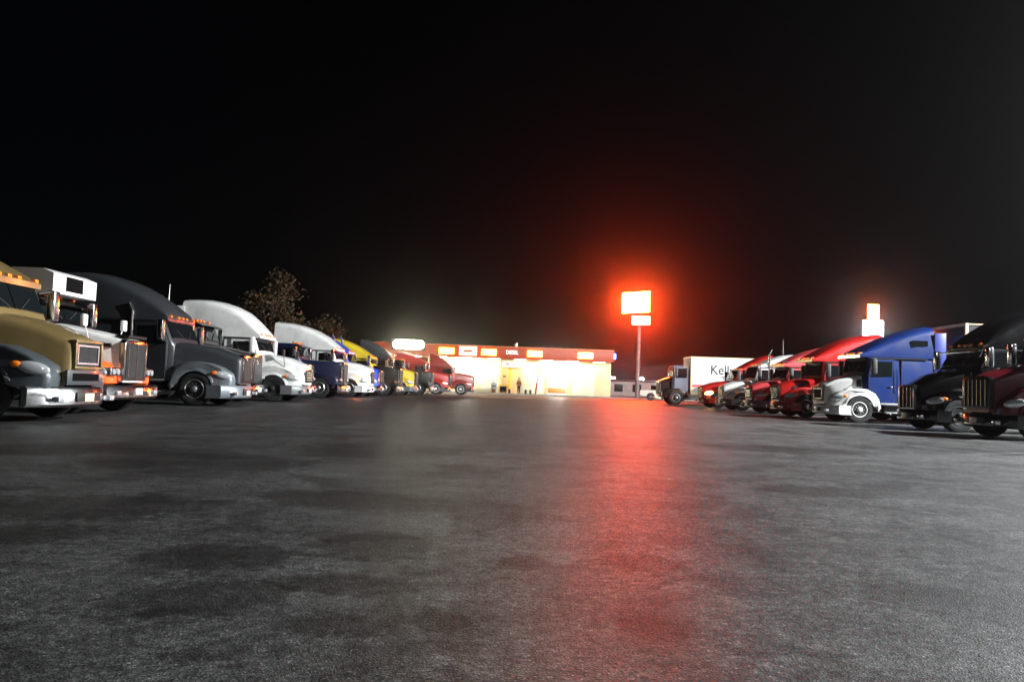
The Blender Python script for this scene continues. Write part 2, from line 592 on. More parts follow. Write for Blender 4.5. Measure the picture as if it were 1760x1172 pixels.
    if fp:
        q = MB()
        zb = zw + 0.02
        n = len(fp)
        rings = []
        for i, (x, z) in enumerate(fp):
            t = min(1.0, i / (n * 0.55))
            w = lerp(g('fw0', W - 0.12), g('fw1', W + 0.02), t)
            zz = max(z, zb + 0.05)
            rad = min(0.30, (zz - zb) * 0.6)
            rings.append(ring(x, w, zb - 0.06, zz, rad, 0.02, min(0.10, (zz - zb) * 0.10), na=5, crown=min(0.06, (zz - zb) * 0.1)))
        q.quadstrip(rings)
        q.build('roof_fairing', fairm, root, 50)
        if g('extender', True):
            for s in (1, -1):
                zt_ = fp[-1][1] - 0.25
                q = MB().box(xr - 0.42, xr + 0.02, s * (W - 0.015) - 0.02, s * (W - 0.015) + 0.02, 1.0, zt_, 0.01)
                q.build('side_extender', g('extm', cabm), root)
    # ---- sun visor
    if g('visor'):
        q = MB().prism([(xw + 0.30, zw - 0.14), (xw + 0.32, zw - 0.11), (xw - 0.02, zw + 0.02), (xw - 0.06, zw - 0.02)], -(W - 0.10), W - 0.10)
        q.build('sun_visor', d['visor'], root)
    # ---- roof marker lamps
    if g('markers', True):
        if fp:
            mz = g('mz', zw + 0.10)
            xs = xw + 0.02
            for k in range(len(fp) - 1):
                if fp[k][1] <= mz <= fp[k + 1][1]:
                    xs = lerp(fp[k][0], fp[k + 1][0], (mz - fp[k][1]) / (fp[k + 1][1] - fp[k][1] + 1e-6))
        else:
            xs, mz = xw - 0.18, zw + 0.07
        lit = g('litmark')
        for yy in (-0.85, -0.3, 0.0, 0.3, 0.85):
            b = MB().box(xs - 0.07, xs + 0.07, yy - 0.06, yy + 0.06, mz - 0.03, mz + 0.05, 0.02)
            b.build('marker_lamp', M['amber'], root)
    # ---- grille
    gs = d['grille']
    gm = g('grille_m', M['chrome'])
    gw = g('gw', wn * 0.92)
    g0, g1 = g('gz0', 0.80), g('gz1', zg - 0.06)
    xg = xn + 0.012
    if gs == 'tall':        # upright radiator shell
        q = MB()
        gw = g('gw', wn + 0.02)
        q.prism([(-gw, g0 - 0.06), (gw, g0 - 0.06), (gw, g1 - 0.02), (gw - 0.08, g1 + 0.06), (-gw + 0.08, g1 + 0.06), (-gw, g1 - 0.02)], xn - 0.08, xn + 0.05, 'x', 0.02, 2)
        sh_ = q.build('grille', gm, root)
        MB().box(xn, xn + 0.062, -gw + 0.07, gw - 0.07, g0, g1 - 0.02).build('grille_mesh', M['rubber'], sh_)
        q = MB()
        nb = g('nb', 7)
        for k in range(nb):
            yy = lerp(-gw + 0.14, gw - 0.14, k / (nb - 1))
            q.box(xn + 0.05, xn + 0.08, yy - 0.012, yy + 0.012, g0 + 0.01, g1 - 0.03)
        q.build('grille_bars', M['chrome'], sh_)
    elif gs == 'square':
        q = MB()
        for (y0, y1, z0, z1) in ((-gw, gw, g1 - 0.05, g1), (-gw, gw, g0, g0 + 0.05), (-gw, -gw + 0.05, g0 + 0.05, g1 - 0.05), (gw - 0.05, gw, g0 + 0.05, g1 - 0.05)):
            q.box(xn - 0.06, xn + 0.07, y0, y1, z0, z1, 0.012)
        sh_ = q.build('grille', gm, root)
        MB().box(xn - 0.05, xn + 0.025, -gw + 0.045, gw - 0.045, g0 + 0.045, g1 - 0.045).build('grille_mesh', M['rubber'], sh_)
        q = MB()
        for (y0, y1, z0, z1) in ((-gw + .1, gw - .1, g1 - 0.12, g1 - 0.09), (-gw + .1, gw - .1, g0 + 0.09, g0 + 0.12), (-gw + .1, -gw + 0.13, g0 + 0.12, g1 - 0.12), (gw - 0.13, gw - .1, g0 + 0.12, g1 - 0.12)):
            q.box(xn + 0.02, xn + 0.05, y0, y1, z0, z1)
        for k in range(5):
            zz = lerp(g0 + 0.2, g1 - 0.2, k / 4)
            q.box(xn + 0.02, xn + 0.024, -gw + 0.13, gw - 0.13, zz - 0.002, zz + 0.002)
        q.build('grille_bars', g('barm', M['alloy']), sh_)
    else:                   # wide aero mouth with horizontal bars, rounded top
        q = MB()
        out = [(-gw * 0.86, g0), (gw * 0.86, g0), (gw, g1 - 0.16), (gw - 0.10, g1 - 0.02), (gw * .5, g1 + 0.02), (-gw * .5, g1 + 0.02), (-gw + 0.10, g1 - 0.02), (-gw, g1 - 0.16)]
        q.prism(out, xn - 0.10, xn + 0.03, 'x', 0.02, 2)
        sh_ = q.build('grille', gm, root)
        inn = [(y * 0.86, lerp((g0 + g1) / 2, z, 0.86)) for y, z in out]
        MB().prism(inn, xn, xn + 0.036, 'x').build('grille_mesh', M['rubber'], sh_)
        q = MB()
        nb = g('nb', 5)
        for k in range(nb):
            zz = lerp(g0 + 0.12, g1 - 0.14, k / (nb - 1))
            q.box(xn + 0.03, xn + 0.055, -gw * 0.76, gw * 0.76, zz - 0.014, zz + 0.014)
        if g('diag'):
            q.cyl((xn + 0.06, -gw * .74, g1 - 0.1), (xn + 0.06, gw * .70, g0 + 0.08), 0.022)
        q.build('grille_bars', g('barm', M['chrome']), sh_)
    if g('valance'):
        MB().box(xn - 0.03, xn + 0.02, -gw - 0.14, gw + 0.14, 0.68, g0 - 0.02, 0.015).build('front_valance', d['valance'], root)
        MB().box(xn, xn + 0.028, -gw + 0.02, gw - 0.02, 0.76, g0 - 0.08).build('air_slot', M['void'], root)
    # ---- bumper
    bmat = g('bumper', M['chrome'])
    b0, b1 = g('bz0', 0.30), g('bz1', 0.66)
    xb = xn + (0.16 if classic else 0.10)
    bw = g('bw', 1.22)
    rake = 0.12 if classic else 0.42
    outer = [(xb - rake * abs(t) ** 2.4, t * bw) for t in [-1 + 2 * k / 16 for k in range(17)]]
    if not classic:
        outer = [(xb - rake - g('bext', 0.45), -bw - 0.0)] + outer + [(xb - rake - g('bext', 0.45), bw)]
    else:
        outer = [(xb - rake - 0.12, -bw)] + outer + [(xb - rake - 0.12, bw)]
    inner = [(x - 0.08, y * 0.93) for x, y in outer][::-1]
    q = MB()
    nn = len(outer)
    zs = [(b0, 0.05), (b0 + 0.05, 0.0), (b1 - 0.05, 0.0), (b1, 0.04)]
    rings = [[(x - dz_, y, z) for x, y in outer] + [(x, y, z) for x, y in inner] for z, dz_ in zs]
    q.quadstrip(rings)
    bum = q.build('bumper', bmat, root, 40)
    q = MB()
    if classic:
        q.box(xb - 0.06, xb + 0.012, -0.42, -0.24, b0 + 0.08, b0 + 0.20, 0.01)
        q.build('tow_opening', M['black'], bum)
        q = MB()
        q.box(xb - 0.06, xb + 0.012, 0.24, 0.42, b0 + 0.08, b0 + 0.20, 0.01)
    else:
        q.box(xb - 0.08, xb + 0.012, -0.40, 0.40, b0 + 0.10, b1 - 0.10, 0.02)
    q.build('tow_opening', M['black'], bum)
    if g('plate', True):
        MB().box(xb - 0.02, xb + 0.022, -0.155, 0.155, b0 + 0.10, b0 + 0.25, 0.004).build('number_plate', g('platem', M['white']), bum)
    for s in (1, -1):
        MB().box(xb - 0.14, xb + 0.0, s * 0.88 - 0.09, s * 0.88 + 0.09, b0 + 0.10, b0 + 0.20, 0.02).build('fog_lamp', M['lens'], bum)
    # ---- headlamps
    for s in (1, -1):
        lm = M['lit_head'] if g('lit') else M['lens']
        if classic:
            hy = s * (wn + 0.30)
            hx = xn - 0.02
            q = MB().box(hx - 0.30, hx + 0.02, hy - 0.20, hy + 0.20, 0.86, 1.05, 0.03)
            hl = q.build('headlamp', M['chrome'], root)
            q = MB()
            for k in (-1, 1):
                q.cyl((hx + 0.01, hy + k * 0.095, 0.955), (hx + 0.045, hy + k * 0.095, 0.955), 0.075, 0.065, 16)
            q.build('lamp_lens', lm, hl)
            MB().box(hx - 0.26, hx - 0.10, hy + s * 0.19 - 0.02, hy + s * 0.19 + 0.03, 0.90, 1.0, 0.01).build('turn_signal', g('turnm', M['amber']), hl)
            MB().cyl((hx - 0.12, hy, 0.70), (hx - 0.12, hy, 0.86), 0.03, 0.03, 8).build('lamp_bracket', M['chrome'], hl)
        else:
            hx = xn - 0.34
            slope = math.atan(2 * taper * max(0, hx - 0.4) / (xn - 0.5) ** 2)
            ey = yo + sh(hx, 1)
            q = MB().ball((0, 0, 0), 0.27, 0.075, 0.115, 3)
            for v in q.bm.verts:
                v.co = Matrix.Rotation(-s * slope, 3, 'Z') @ (Matrix.Rotation(0.18, 3, 'Y') @ v.co) + Vector((hx, s * (ey - 0.045), 0.97))
            hl = q.build('headlamp', lm, root)
            tx_ = hx - 0.27 * math.cos(slope)
            q = MB().ball((0, 0, 0), 0.10, 0.035, 0.06, 2)
            for v in q.bm.verts:
                v.co = Matrix.Rotation(-s * slope * .5, 3, 'Z') @ v.co + Vector((tx_, s * (yo + sh(tx_, 1) - 0.005), 1.03))
            q.build('turn_signal', g('turnm', M['amber']), hl)
    # ---- mirrors
    mm = g('mirror_m', M['black'])
    for s in (1, -1):
        xm = xc - 0.16
        q = MB().box(xm - 0.10, xm + 0.06, s * (W + 0.34) - 0.11, s * (W + 0.34) + 0.11, zc + 0.04, zc + 0.66, 0.035)
        mr = q.build('mirror', mm, root)
        MB().box(xm - 0.112, xm - 0.095, s * (W + 0.34) - 0.09, s * (W + 0.34) + 0.09, zc + 0.10, zc + 0.62).build('mirror_glass', M['lens'], mr)
        MB().tube([(xm, s * (W - 0.06), zc + 0.0), (xm, s * (W + 0.30), zc + 0.04)], 0.018, 6).tube([(xm - 0.1, s * (W - 0.06), zw - 0.12), (xm, s * (W + 0.30), zc + 0.64)], 0.018, 6).tube([(xm, s * (W + 0.30), zc + 0.02), (xm, s * (W + 0.30), zc + 0.66)], 0.018, 6).build('mirror_arm', M['black'], mr)
    if g('hoodmirror'):
        for s in (1, -1):
            hx = lerp(xn, xc, .45)
            hw = lerp(wn, wc, .45)
            q = MB().box(hx - 0.05, hx + 0.05, s * (hw + 0.26) - 0.09, s * (hw + 0.26) + 0.09, zc - 0.05, zc + 0.22, 0.03)
            q.tube([(hx, s * (hw + 0.22), zc), (hx, s * (hw - 0.02), zg - 0.12)], 0.014, 6)
            q.build('hood_mirror', g('hoodmirror'), root)
    # ---- exhaust stacks
    for (sx, top, rad) in g('stacks', []):
        for s in ((1,) if g('onestack') else (1, -1)):
            q = MB().cyl((sx, s * (W - 0.02), 1.2), (sx, s * (W - 0.02), top - 0.25), rad, rad, 16)
            q.cyl((sx, s * (W - 0.02), top - 0.25), (sx - 0.12, s * (W - 0.02), top), rad * 0.9, rad * 0.9, 16)
            q.cyl((sx, s * (W - 0.02), 1.5), (sx, s * (W - 0.02), 2.4), rad * 1.25, rad * 1.25, 16)
            q.build('exhaust_stack', M['chrome'], root)
    if g('antenna'):
        ax, az = d['antenna']
        MB().cyl((ax, -0.5, az - 1.2), (ax, -0.5, az), 0.014, 0.008, 6).build('antenna', M['alloy'], root)
    # ---- tanks, steps, skirts
    for s in (1, -1):
        if g('skirt'):
            q = MB().prism([(-0.90, 0.36), (-0.90, 0.98), (xr + 0.1, 0.98), (xr + 0.1, 0.36)], s * 0.85, s * (W + 0.02))
            q.build('side_skirt', g('skirtm', cabm), root)
            for zz in (0.45, 0.78):
                MB().box(-1.75, -1.0, s * (W + 0.03) - 0.03, s * (W + 0.03) + 0.03, zz, zz + 0.05, 0.01).build('step', M['alloy'], root)
        else:
            q = MB()
            q.cyl((-2.0, s * 0.86, 0.72), (xr - 0.1, s * 0.86, 0.72), 0.31, 0.31, 20)
            for xx in (-2.2, xr + 0.1):
                q.cyl((xx - 0.03, s * 0.86, 0.72), (xx + 0.03, s * 0.86, 0.72), 0.322, 0.322, 20)
            q.build('fuel_tank', g('tankm', M['alloy']), root)
            q = MB()
            for zz in (0.40, 0.72):
                q.box(-1.85, -1.02, s * 1.02 - 0.14, s * 1.02 + 0.14, zz, zz + 0.05, 0.01)
            q.build('step', M['alloy'], root)
            MB().box(-1.82, -1.05, s * 0.88 - 0.1, s * 0.88 + 0.1, 0.45, 0.92).build('battery_box', M['black'], root)
    return root


P = paint
GOLD = P('gold', (0.23, 0.165, 0.068), 0.3, 0.35)
SLATE = P('slate', (0.045, 0.055, 0.062), 0.35)
GREYD = P('charcoal', (0.036, 0.040, 0.045), 0.33, 0.2)
GREYM = P('silver_grey', (0.15, 0.17, 0.19), 0.32, 0.3)
WHITE = P('white', (0.72, 0.72, 0.70))
ORANGE = P('orange', (0.75, 0.12, 0.012))
BLACK = P('black', (0.005, 0.005, 0.006), 0.16)
NAVY = P('navy', (0.006, 0.010, 0.035), 0.3)
BLUE = P('royal_blue', (0.004, 0.022, 0.125), 0.3)
BLUEB = P('bright_blue', (0.03, 0.09, 0.60), 0.3)
YELLOW = P('yellow', (0.62, 0.46, 0.025), 0.32)
RED = P('red', (0.40, 0.010, 0.008), 0.3)
REDP = P('faded_red', (0.58, 0.06, 0.07), 0.36)
MAROON = P('maroon', (0.10, 0.005, 0.010), 0.25)
DKRED = P('brick_red', (0.26, 0.02, 0.014), 0.3)
GREYB = P('blue_grey', (0.11, 0.12, 0.16), 0.4)


def aero_fair(x0, x1, z0, z1, n=9, e=1.75):
    """roof fairing profile rising from the windshield header (x0,z0) to the rear (x1,z1)"""
    out = []
    for k in range(n):
        t = k / (n - 1)
        out.append((lerp(x0, x1, t), z0 + (z1 - z0) * (1 - (1 - t) ** e)))
    return out


GL = 'trucks parked in the row on the left'
GR = 'trucks parked in the row on the right'
T_ = []
# ---------- left row: noses point +X
truck('semi_truck', 'gold semi truck with slate fenders, square grille and wide chrome bumper', (-9.3, 14.8), 0, GL, dict(
    style='classic', cab=GOLD, fender=SLATE, xn=1.25, zg=1.56, xc=-0.12, zc=1.93, xw=-0.42, zw=2.60, xr=-3.6, bext=0.1, valance=SLATE, grille='square', gw=0.47, gz0=0.98, gz1=1.52, grille_m=GOLD,
    wn=0.56, wc=0.88, W=1.12, zf=1.40, fair=aero_fair(-0.30, -3.2, 2.66, 3.75), bz0=0.28, bz1=0.65, platem=M['plate'], mirror_m=M['chrome'], barm=M['alloy']) | dict(style='aero', bumper=M['chrome'], taper=0.22, bulge=0.02))
t = truck('semi_truck', 'white and orange semi truck with tall chrome radiator grille and white roof deflector', (-9.75, 18.3), 0, GL, dict(
    style='classic', cab=BLACK, hood=WHITE, fender=ORANGE, xn=0.92, zg=1.70, xc=-0.72, zc=2.0, xw=-0.95, zw=2.58, xr=-3.4, grille='tall', gz0=0.82, gz1=1.64, nb=3,
    wn=0.52, wc=0.78, zf=1.24, visor=BLACK, hoodmirror=M['white'], mirror_m=M['chrome'], bz0=0.34, bz1=0.66, turnm=M['amber']))
q = MB().prism([(-0.55, 2.68), (-0.55, 3.12), (-0.80, 3.22), (-1.5, 3.22), (-1.5, 2.68)], -0.92, 0.92, 'y', 0.03)
MB().prism([(0.97, 1.74), (0.99, 1.80), (0.80, 1.815), (0.66, 1.79), (0.66, 1.765), (0.80, 1.775)], -0.44, 0.44).build('bug_shield', M['black'], t)
for k, (x0, x1, z0, z1) in enumerate(((0.62, 0.655, 1.50, 1.60), (0.52, 0.60, 1.52, 1.60), (0.42, 0.50, 1.53, 1.62))):
    for s_ in (1, -1):
        MB().box(x0, x1, s_ * 0.575 - 0.035, s_ * 0.575 + 0.035, z0, z1, 0.004).build('hood_emblem', M['black'], t)
dfl = q.build('roof_deflector', M['white'], t)
MB().box(-0.60, -0.542, -0.42, 0.30, 2.76, 3.10, 0.008).build('deflector_opening', M['void'], dfl)
truck('semi_truck', 'charcoal semi truck with high sloping roof and silver grey fenders', (-9.66, 25.1), 0, GL, dict(
    style='aero', cab=GREYD, fender=GREYM, bumper=GREYM, xn=1.16, zg=1.58, xc=-0.78, zc=1.93, xw=-1.10, zw=2.62, xr=-4.3, grille='tall', gz0=0.80, gz1=1.56, nb=5, gw=0.42,
    fair=[(-0.98, 2.68), (-1.13, 2.92), (-1.5, 3.22), (-1.89, 3.47), (-2.3, 3.68), (-2.66, 3.81), (-3.2, 3.95), (-3.7, 4.01), (-4.3, 4.0)], mirror_m=M['chrome'], stacks=[(-2.05, 3.1, 0.06)], bz0=0.26, bz1=0.66, zf=1.36, skirt=False, extm=GREYD))
truck('semi_truck', 'dark flat-roofed semi truck with amber roof lamps, squeezed between charcoal and white trucks', (-10.5, 29.2), 0, GL, dict(
    style='classic', cab=P('brown_black', (0.03, 0.026, 0.022)), xn=1.0, zg=1.78, xc=-0.75, zc=2.1, xw=-1.05, zw=2.88, xr=-3.2, grille='tall', visor=BLACK, mirror_m=M['chrome'], antenna=(-2.2, 4.25), platem=M['white']))
truck('semi_truck', 'white aerodynamic semi truck with rounded roof fairing and grey lower bumper', (-9.5, 32.4), 0, GL, dict(
    style='aero', cab=WHITE, bumper=P('bumper_grey', (0.13, 0.14, 0.145)), xn=1.12, zg=1.50, xc=-0.60, zc=1.88, xw=-0.86, zw=2.56, xr=-3.7, grille='aero', gz0=0.78, gz1=1.34,
    fair=[(-0.62, 2.60), (-0.80, 2.85), (-1.1, 3.2), (-1.48, 3.53), (-1.95, 3.76), (-2.4, 3.89), (-2.85, 3.96), (-3.4, 3.97), (-3.8, 3.95)], skirt=True, hoodmirror=M['black'], mirror_m=M['white'], rim='dark', wn=0.62, zf=1.42))
truck('semi_truck', 'blue-roofed semi truck whose tall chrome grille shows past the white aerodynamic truck', (-10.65, 37.2), 0, GL, dict(
    style='classic', cab=NAVY, fairing=BLUE, xn=1.1, zg=1.62, xc=-0.85, zc=1.95, xw=-1.1, zw=2.60, xr=-3.7, grille='tall', nb=4,
    fair=[(-0.9, 2.66), (-1.0, 2.8), (-1.4, 3.15), (-1.8, 3.45), (-2.2, 3.68), (-2.8, 3.85), (-3.6, 3.9)], mirror_m=M['chrome']))
truck('semi_truck', 'navy long-nosed semi truck with flat hood and chrome radiator grille', (-9.80, 41.2), 0, GL, dict(
    style='classic', cab=NAVY, xn=1.05, zg=1.84, xc=-1.05, zc=1.95, xw=-1.3, zw=2.72, xr=-3.6, grille='tall', visor=NAVY, mirror_m=M['chrome'], nb=6, gz0=0.76))
truck('semi_truck', 'white semi truck with lit amber parking lamps casting an orange streak on the asphalt', (-9.2, 45.7), 0, GL, dict(
    style='aero', cab=WHITE, bumper=WHITE, xn=1.12, zg=1.70, xc=-0.75, zc=2.0, xw=-1.0, zw=2.66, xr=-4.4, grille='aero', gz0=0.8, gz1=1.5,
    fair=[(-0.80, 2.72), (-1.0, 2.95), (-1.5, 3.35), (-2.1, 3.68), (-2.8, 3.92), (-3.5, 4.06), (-4.4, 4.13)], visor=REDP, turnm=M['lit_amber'], mirror_m=M['chrome'], extender=False))
truck('semi_truck', 'bright blue semi truck with blue roof fairing beside four chrome exhaust stacks', (-9.3, 49.7), 0, GL, dict(
    style='aero', cab=BLUEB, xn=1.1, zg=1.62, xc=-0.75, zc=1.95, xw=-1.0, zw=2.66, xr=-3.8, grille='tall', fair=aero_fair(-0.85, -3.8, 2.72, 3.95), mirror_m=M['chrome'], stacks=[(-1.75, 3.75, 0.075), (-2.6, 3.75, 0.075)]))
truck('semi_truck', 'black semi truck with yellow sleeper roof and wide chrome front', (-8.6, 53.7), 0, GL, dict(
    style='classic', cab=YELLOW, hood=BLACK, fender=BLACK, xn=1.05, zg=1.86, xc=-0.75, zc=2.0, xw=-1.05, zw=2.5, xr=-3.6, grille='tall', wn=0.62, nb=9, gz0=0.45,
    fair=aero_fair(-0.8, -3.5, 2.56, 3.72), mirror_m=M['chrome']))
truck('semi_truck', 'yellow-hooded semi truck with charcoal roof fairing and grey bumper', (-8.1, 58.2), 0, GL, dict(
    style='aero', cab=GREYD, hood=YELLOW, fender=YELLOW, bumper=GREYM, xn=1.1, zg=1.70, xc=-0.75, zc=1.95, xw=-1.0, zw=2.66, xr=-3.8, grille='tall', fair=aero_fair(-0.7, -3.0, 2.72, 4.0), mirror_m=M['chrome']))
truck('semi_truck', 'black long-nosed semi truck with chrome bumper, before the two red trucks', (-7.35, 62.7), 0, GL, dict(
    style='classic', cab=BLACK, xn=1.1, zg=1.8, xc=-0.9, zc=1.95, xw=-1.15, zw=2.65, xr=-3.4, grille='tall', mirror_m=M['chrome'], nb=6))
truck('semi_truck', 'bright red semi truck with bright rims and chrome edged nose, in the left row', (-6.25, 66.7), 0, GL, dict(
    style='aero', cab=RED, xn=1.1, zg=1.70, xc=-0.75, zc=1.92, xw=-1.0, zw=2.6, xr=-3.6, grille='tall', fair=aero_fair(-0.9, -3.4, 2.68, 3.45), mirror_m=M['chrome'], rim='white'))
truck('semi_truck', 'dark brick red semi truck with bright rims at the far end of the left row', (-4.45, 71.2), 0, GL, dict(
    style='aero', cab=DKRED, xn=1.1, zg=1.68, xc=-0.6, zc=1.92, xw=-0.9, zw=2.5, xr=-3.3, grille='aero', fair=aero_fair(-1.0, -2.9, 2.56, 3.55), mirror_m=M['chrome'], rim='white', visor=DKRED))

# ---------- right row: noses point -X
truck('semi_truck', 'maroon semi truck with tall dark grille, nearest of its row at the photo edge', (13.76, 21.4), PI, GR, dict(
    style='aero', cab=BLACK, hood=MAROON, fender=MAROON, bumper=BLACK, xn=0.98, zg=1.66, xc=-0.75, zc=2.05, xw=-1.0, zw=2.68, xr=-3.9, grille='tall', grille_m=BLACK, nb=6, gz0=0.86, gz1=1.60,
    fair=aero_fair(-0.9, -3.6, 2.74, 4.0), skirt=False, mirror_m=M['chrome'], zf=1.44))
truck('semi_truck', 'black semi truck with high arched roof parked between the maroon and the blue truck', (14.1, 25.7), PI, GR, dict(
    style='aero', cab=BLACK, bumper=BLACK, xn=1.05, zg=1.44, xc=-0.55, zc=2.02, xw=-0.95, zw=2.70, xr=-4.2, grille='tall', nb=4, gz0=0.72, gz1=1.40, gw=0.5, visor=M['chrome'],
    fair=[(-0.85, 2.76), (-1.0, 2.95), (-1.4, 3.3), (-1.9, 3.62), (-2.5, 3.88), (-3.2, 4.05), (-4.2, 4.12)], mirror_m=M['chrome'], rim='dark'))
t = truck('semi_truck', 'royal blue semi truck with white hood and fenders and small sleeper window', (13.65, 31.7), PI, GR, dict(
    style='aero', cab=BLUE, hood=WHITE, fender=WHITE, bumper=WHITE, xn=1.15, zg=1.50, xc=-0.20, zc=1.86, xw=-0.38, zw=2.62, xr=-2.95, grille='square', grille_m=P('bronze', (0.20, 0.14, 0.08), 0.4, 0.4), gw=0.52, gz0=0.80, gz1=1.40,
    fair=[(-0.05, 2.68), (-0.25, 2.80), (-0.75, 3.08), (-1.3, 3.34), (-1.97, 3.60), (-2.5, 3.76), (-2.95, 3.86)], fw0=1.05, fw1=1.17, sleepwin=(-2.68, -2.0, 2.86, 3.30), sleepW=1.10, rim='white', mirror_m=M['black'], bulge=0.03, zf=1.34, hoodvent=[(0.02, 1.42), (-0.14, 1.42), (-0.14, 1.72), (0.02, 1.68)], extm=P('blue_shade', (0.012, 0.03, 0.22)), stacks=[]))
# white door lettering and emblem too small to read
q = MB()
for (x0, x1, z0, z1) in ((-0.62, -1.22, 1.30, 1.345), (-0.50, -1.02, 1.375, 1.43), (-0.74, -1.30, 1.375, 1.43), (-0.70, -1.12, 1.16, 1.21), (-0.78, -1.16, 1.22, 1.27)):
    q.box(x1, x0, -1.176, -1.168, z0, z1)
q2 = q.build('door_lettering', M['white'], t)
truck('semi_truck', 'red semi truck with tall fairing between the royal blue and the pinkish truck', (13.41, 36.5), PI, GR, dict(
    style='aero', cab=RED, xn=1.05, zg=1.46, xc=-0.62, zc=1.80, xw=-0.75, zw=2.60, xr=-3.4, grille='aero', diag=True, gz0=0.76, gz1=1.42, grille_m=M['black'], barm=M['alloy'],
    fair=[(-0.25, 2.66), (-0.40, 2.74), (-0.9, 3.05), (-1.59, 3.43), (-2.2, 3.66), (-2.9, 3.82), (-3.5, 3.88)], fw0=1.06, sleepwin=(-2.7, -2.3, 2.1, 2.45), bumper=RED, mirror_m=M['black'], skirt=True, hoodvent=[(0.55, 1.16), (0.30, 1.22), (-0.15, 1.62), (0.10, 1.60), (0.25, 1.48), (0.45, 1.40)]))
truck('semi_truck', 'faded pinkish red semi truck with grey fender skirt beside the white day cab', (13.65, 41.6), PI, GR, dict(
    style='aero', cab=REDP, bumper=GREYM, xn=0.98, zg=1.42, xc=-0.55, zc=1.74, xw=-0.8, zw=2.5, xr=-3.2, grille='aero', gz0=0.76, gz1=1.32,
    fair=[(-0.5, 2.56), (-0.75, 2.70), (-1.3, 3.0), (-2.0, 3.27), (-2.7, 3.48), (-3.3, 3.6)], mirror_m=M['black'], antenna=(-1.0, 4.0)))
truck('semi_truck', 'white low-roofed semi truck with amber roof lamps and a single chrome stack', (13.53, 46.6), PI, GR, dict(
    style='aero', cab=WHITE, bumper=P('bumper_grey', None), xn=0.98, zg=1.45, xc=-0.65, zc=1.78, xw=-0.9, zw=2.62, xr=-3.0, grille='aero', gz0=0.76, gz1=1.34,
    fair=[(-1.05, 2.66), (-1.3, 2.80), (-1.8, 3.05), (-2.5, 3.25), (-3.1, 3.33)], mirror_m=M['black'], stacks=[(-1.5, 3.62, 0.06)], onestack=True))
truck('semi_truck', 'red semi truck with headlamps glowing yellow in front of the white trailer', (13.6, 52.2), PI, GR, dict(
    style='aero', cab=RED, xn=0.95, zg=1.42, xc=-1.0, zc=1.80, xw=-1.32, zw=2.5, xr=-3.7, grille='aero', gz0=0.76, gz1=1.34, fair=aero_fair(-1.40, -3.6, 2.56, 3.55, e=1.5), lit=True, mirror_m=M['black'], bumper=RED))
truck('tractor_unit', 'dark blue-grey day cab tractor coupled to the white lettered trailer', (12.35, 59.3), PI, GR, dict(
    style='classic', cab=GREYB, hood=P('brown_black', None), fender=BLACK, xn=1.15, zg=1.75, xc=0.28, zc=2.05, xw=0.18, zw=2.92, xr=-0.55, grille='tall', nb=5, mirror_m=M['black'], markers=False, grab=False))


# ------------------------------------------------------------------ trailers
def trailer(label, X0, X1, Yc, z0, z1, mat, trim, words=False):
    """box trailer lying along X from its nose X0 to its doors X1"""
    r = empty('box_trailer', (X0, Yc, 0))
    tag(r, label, 'trailer')
    Ln = X1 - X0
    MB().box(0, Ln, -1.28, 1.28, z0, z1, 0.02).build('trailer_box', mat, r)
    q = MB()
    for yy in (-1.29, 1.29):
        q.box(-0.02, 0.10, yy - 0.035, yy + 0.035, z0 - 0.03, z1 + 0.02, 0.01)
        q.box(0.10, Ln, yy - 0.02, yy + 0.02, z1 - 0.04, z1 + 0.012)
        q.box(0.10, Ln, yy - 0.02, yy + 0.02, z0 - 0.05, z0 + 0.06)
    q.box(-0.02, 0.06, -1.25, 1.25, z1 - 0.10, z1 + 0.02)
    q.box(-0.02, 0.06, -1.25, 1.25, z0 - 0.05, z0 + 0.08)
    q.build('corner_trim', trim, r)
    q = MB()
    for k in range(1, int(Ln / 1.2)):
        for yy in (-1.283, 1.283):
            q.box(k * 1.2 - 0.012, k * 1.2 + 0.012, yy - 0.004, yy + 0.004, z0 + 0.07, z1 - 0.05)
    q.build('side_seam', mat, r)
    q = MB()
    for s in (-0.6, 0.6):
        q.box(0.3, Ln - 0.1, s - 0.06, s + 0.06, z0 - 0.22, z0 - 0.06)
    q.build('underframe', M['steel'], r)
    for s in (-1, 1):
        MB().box(2.6, 2.75, s * 0.95 - 0.07, s * 0.95 + 0.07, 0.12, z0 - 0.06).box(2.5, 2.85, s * 0.95 - 0.15, s * 0.95 + 0.15, 0.06, 0.12).build('landing_leg', M['steel'], r)
        for xx in (Ln - 2.8, Ln - 1.5):
            wheel(r, xx, s * 1.06, 'white', 'trailer_wheel')
    return r


t = trailer('white box trailer with black lettering and a faint red stripe, yellow light painted on the front frame', 13.36, 24.0, 59.3, 0.86, 3.62, M['white'], P('yellow_lit_trim', (0.72, 0.58, 0.30)))  # trim colour carries the yellow light falling on the front frame
o = text_mesh('lettering', 'Kelly', 0.98, M['black'], t, 0.004, 0.92, 0.012)
o.location = (2.35, -1.292, 2.66)
o.rotation_euler = (PI / 2, 0, 0)
o = text_mesh('lettering_small', 'TR', 0.36, M['black'], t, 0.004, 1.2, 0.012)
o.location = (2.55, -1.292, 2.08)
o.rotation_euler = (PI / 2, 0, 0)
MB().box(0.12, 6.5, -1.296, -1.284, 1.36, 1.56).build('side_stripe', P('faded_red', None), t)
trailer('dark trailer with a pale upper corner, behind the royal blue truck', 17.7, 30.0, 31.7, 1.15, 4.02, P('trailer_dark', (0.035, 0.035, 0.037)), P('trailer_edge', (0.45, 0.36, 0.24)))
t2 = trailer('white trailer nose peeking over the roof of the black truck', 20.6, 32.0, 36.5, 1.15, 4.10, M['white'], M['alloy'])

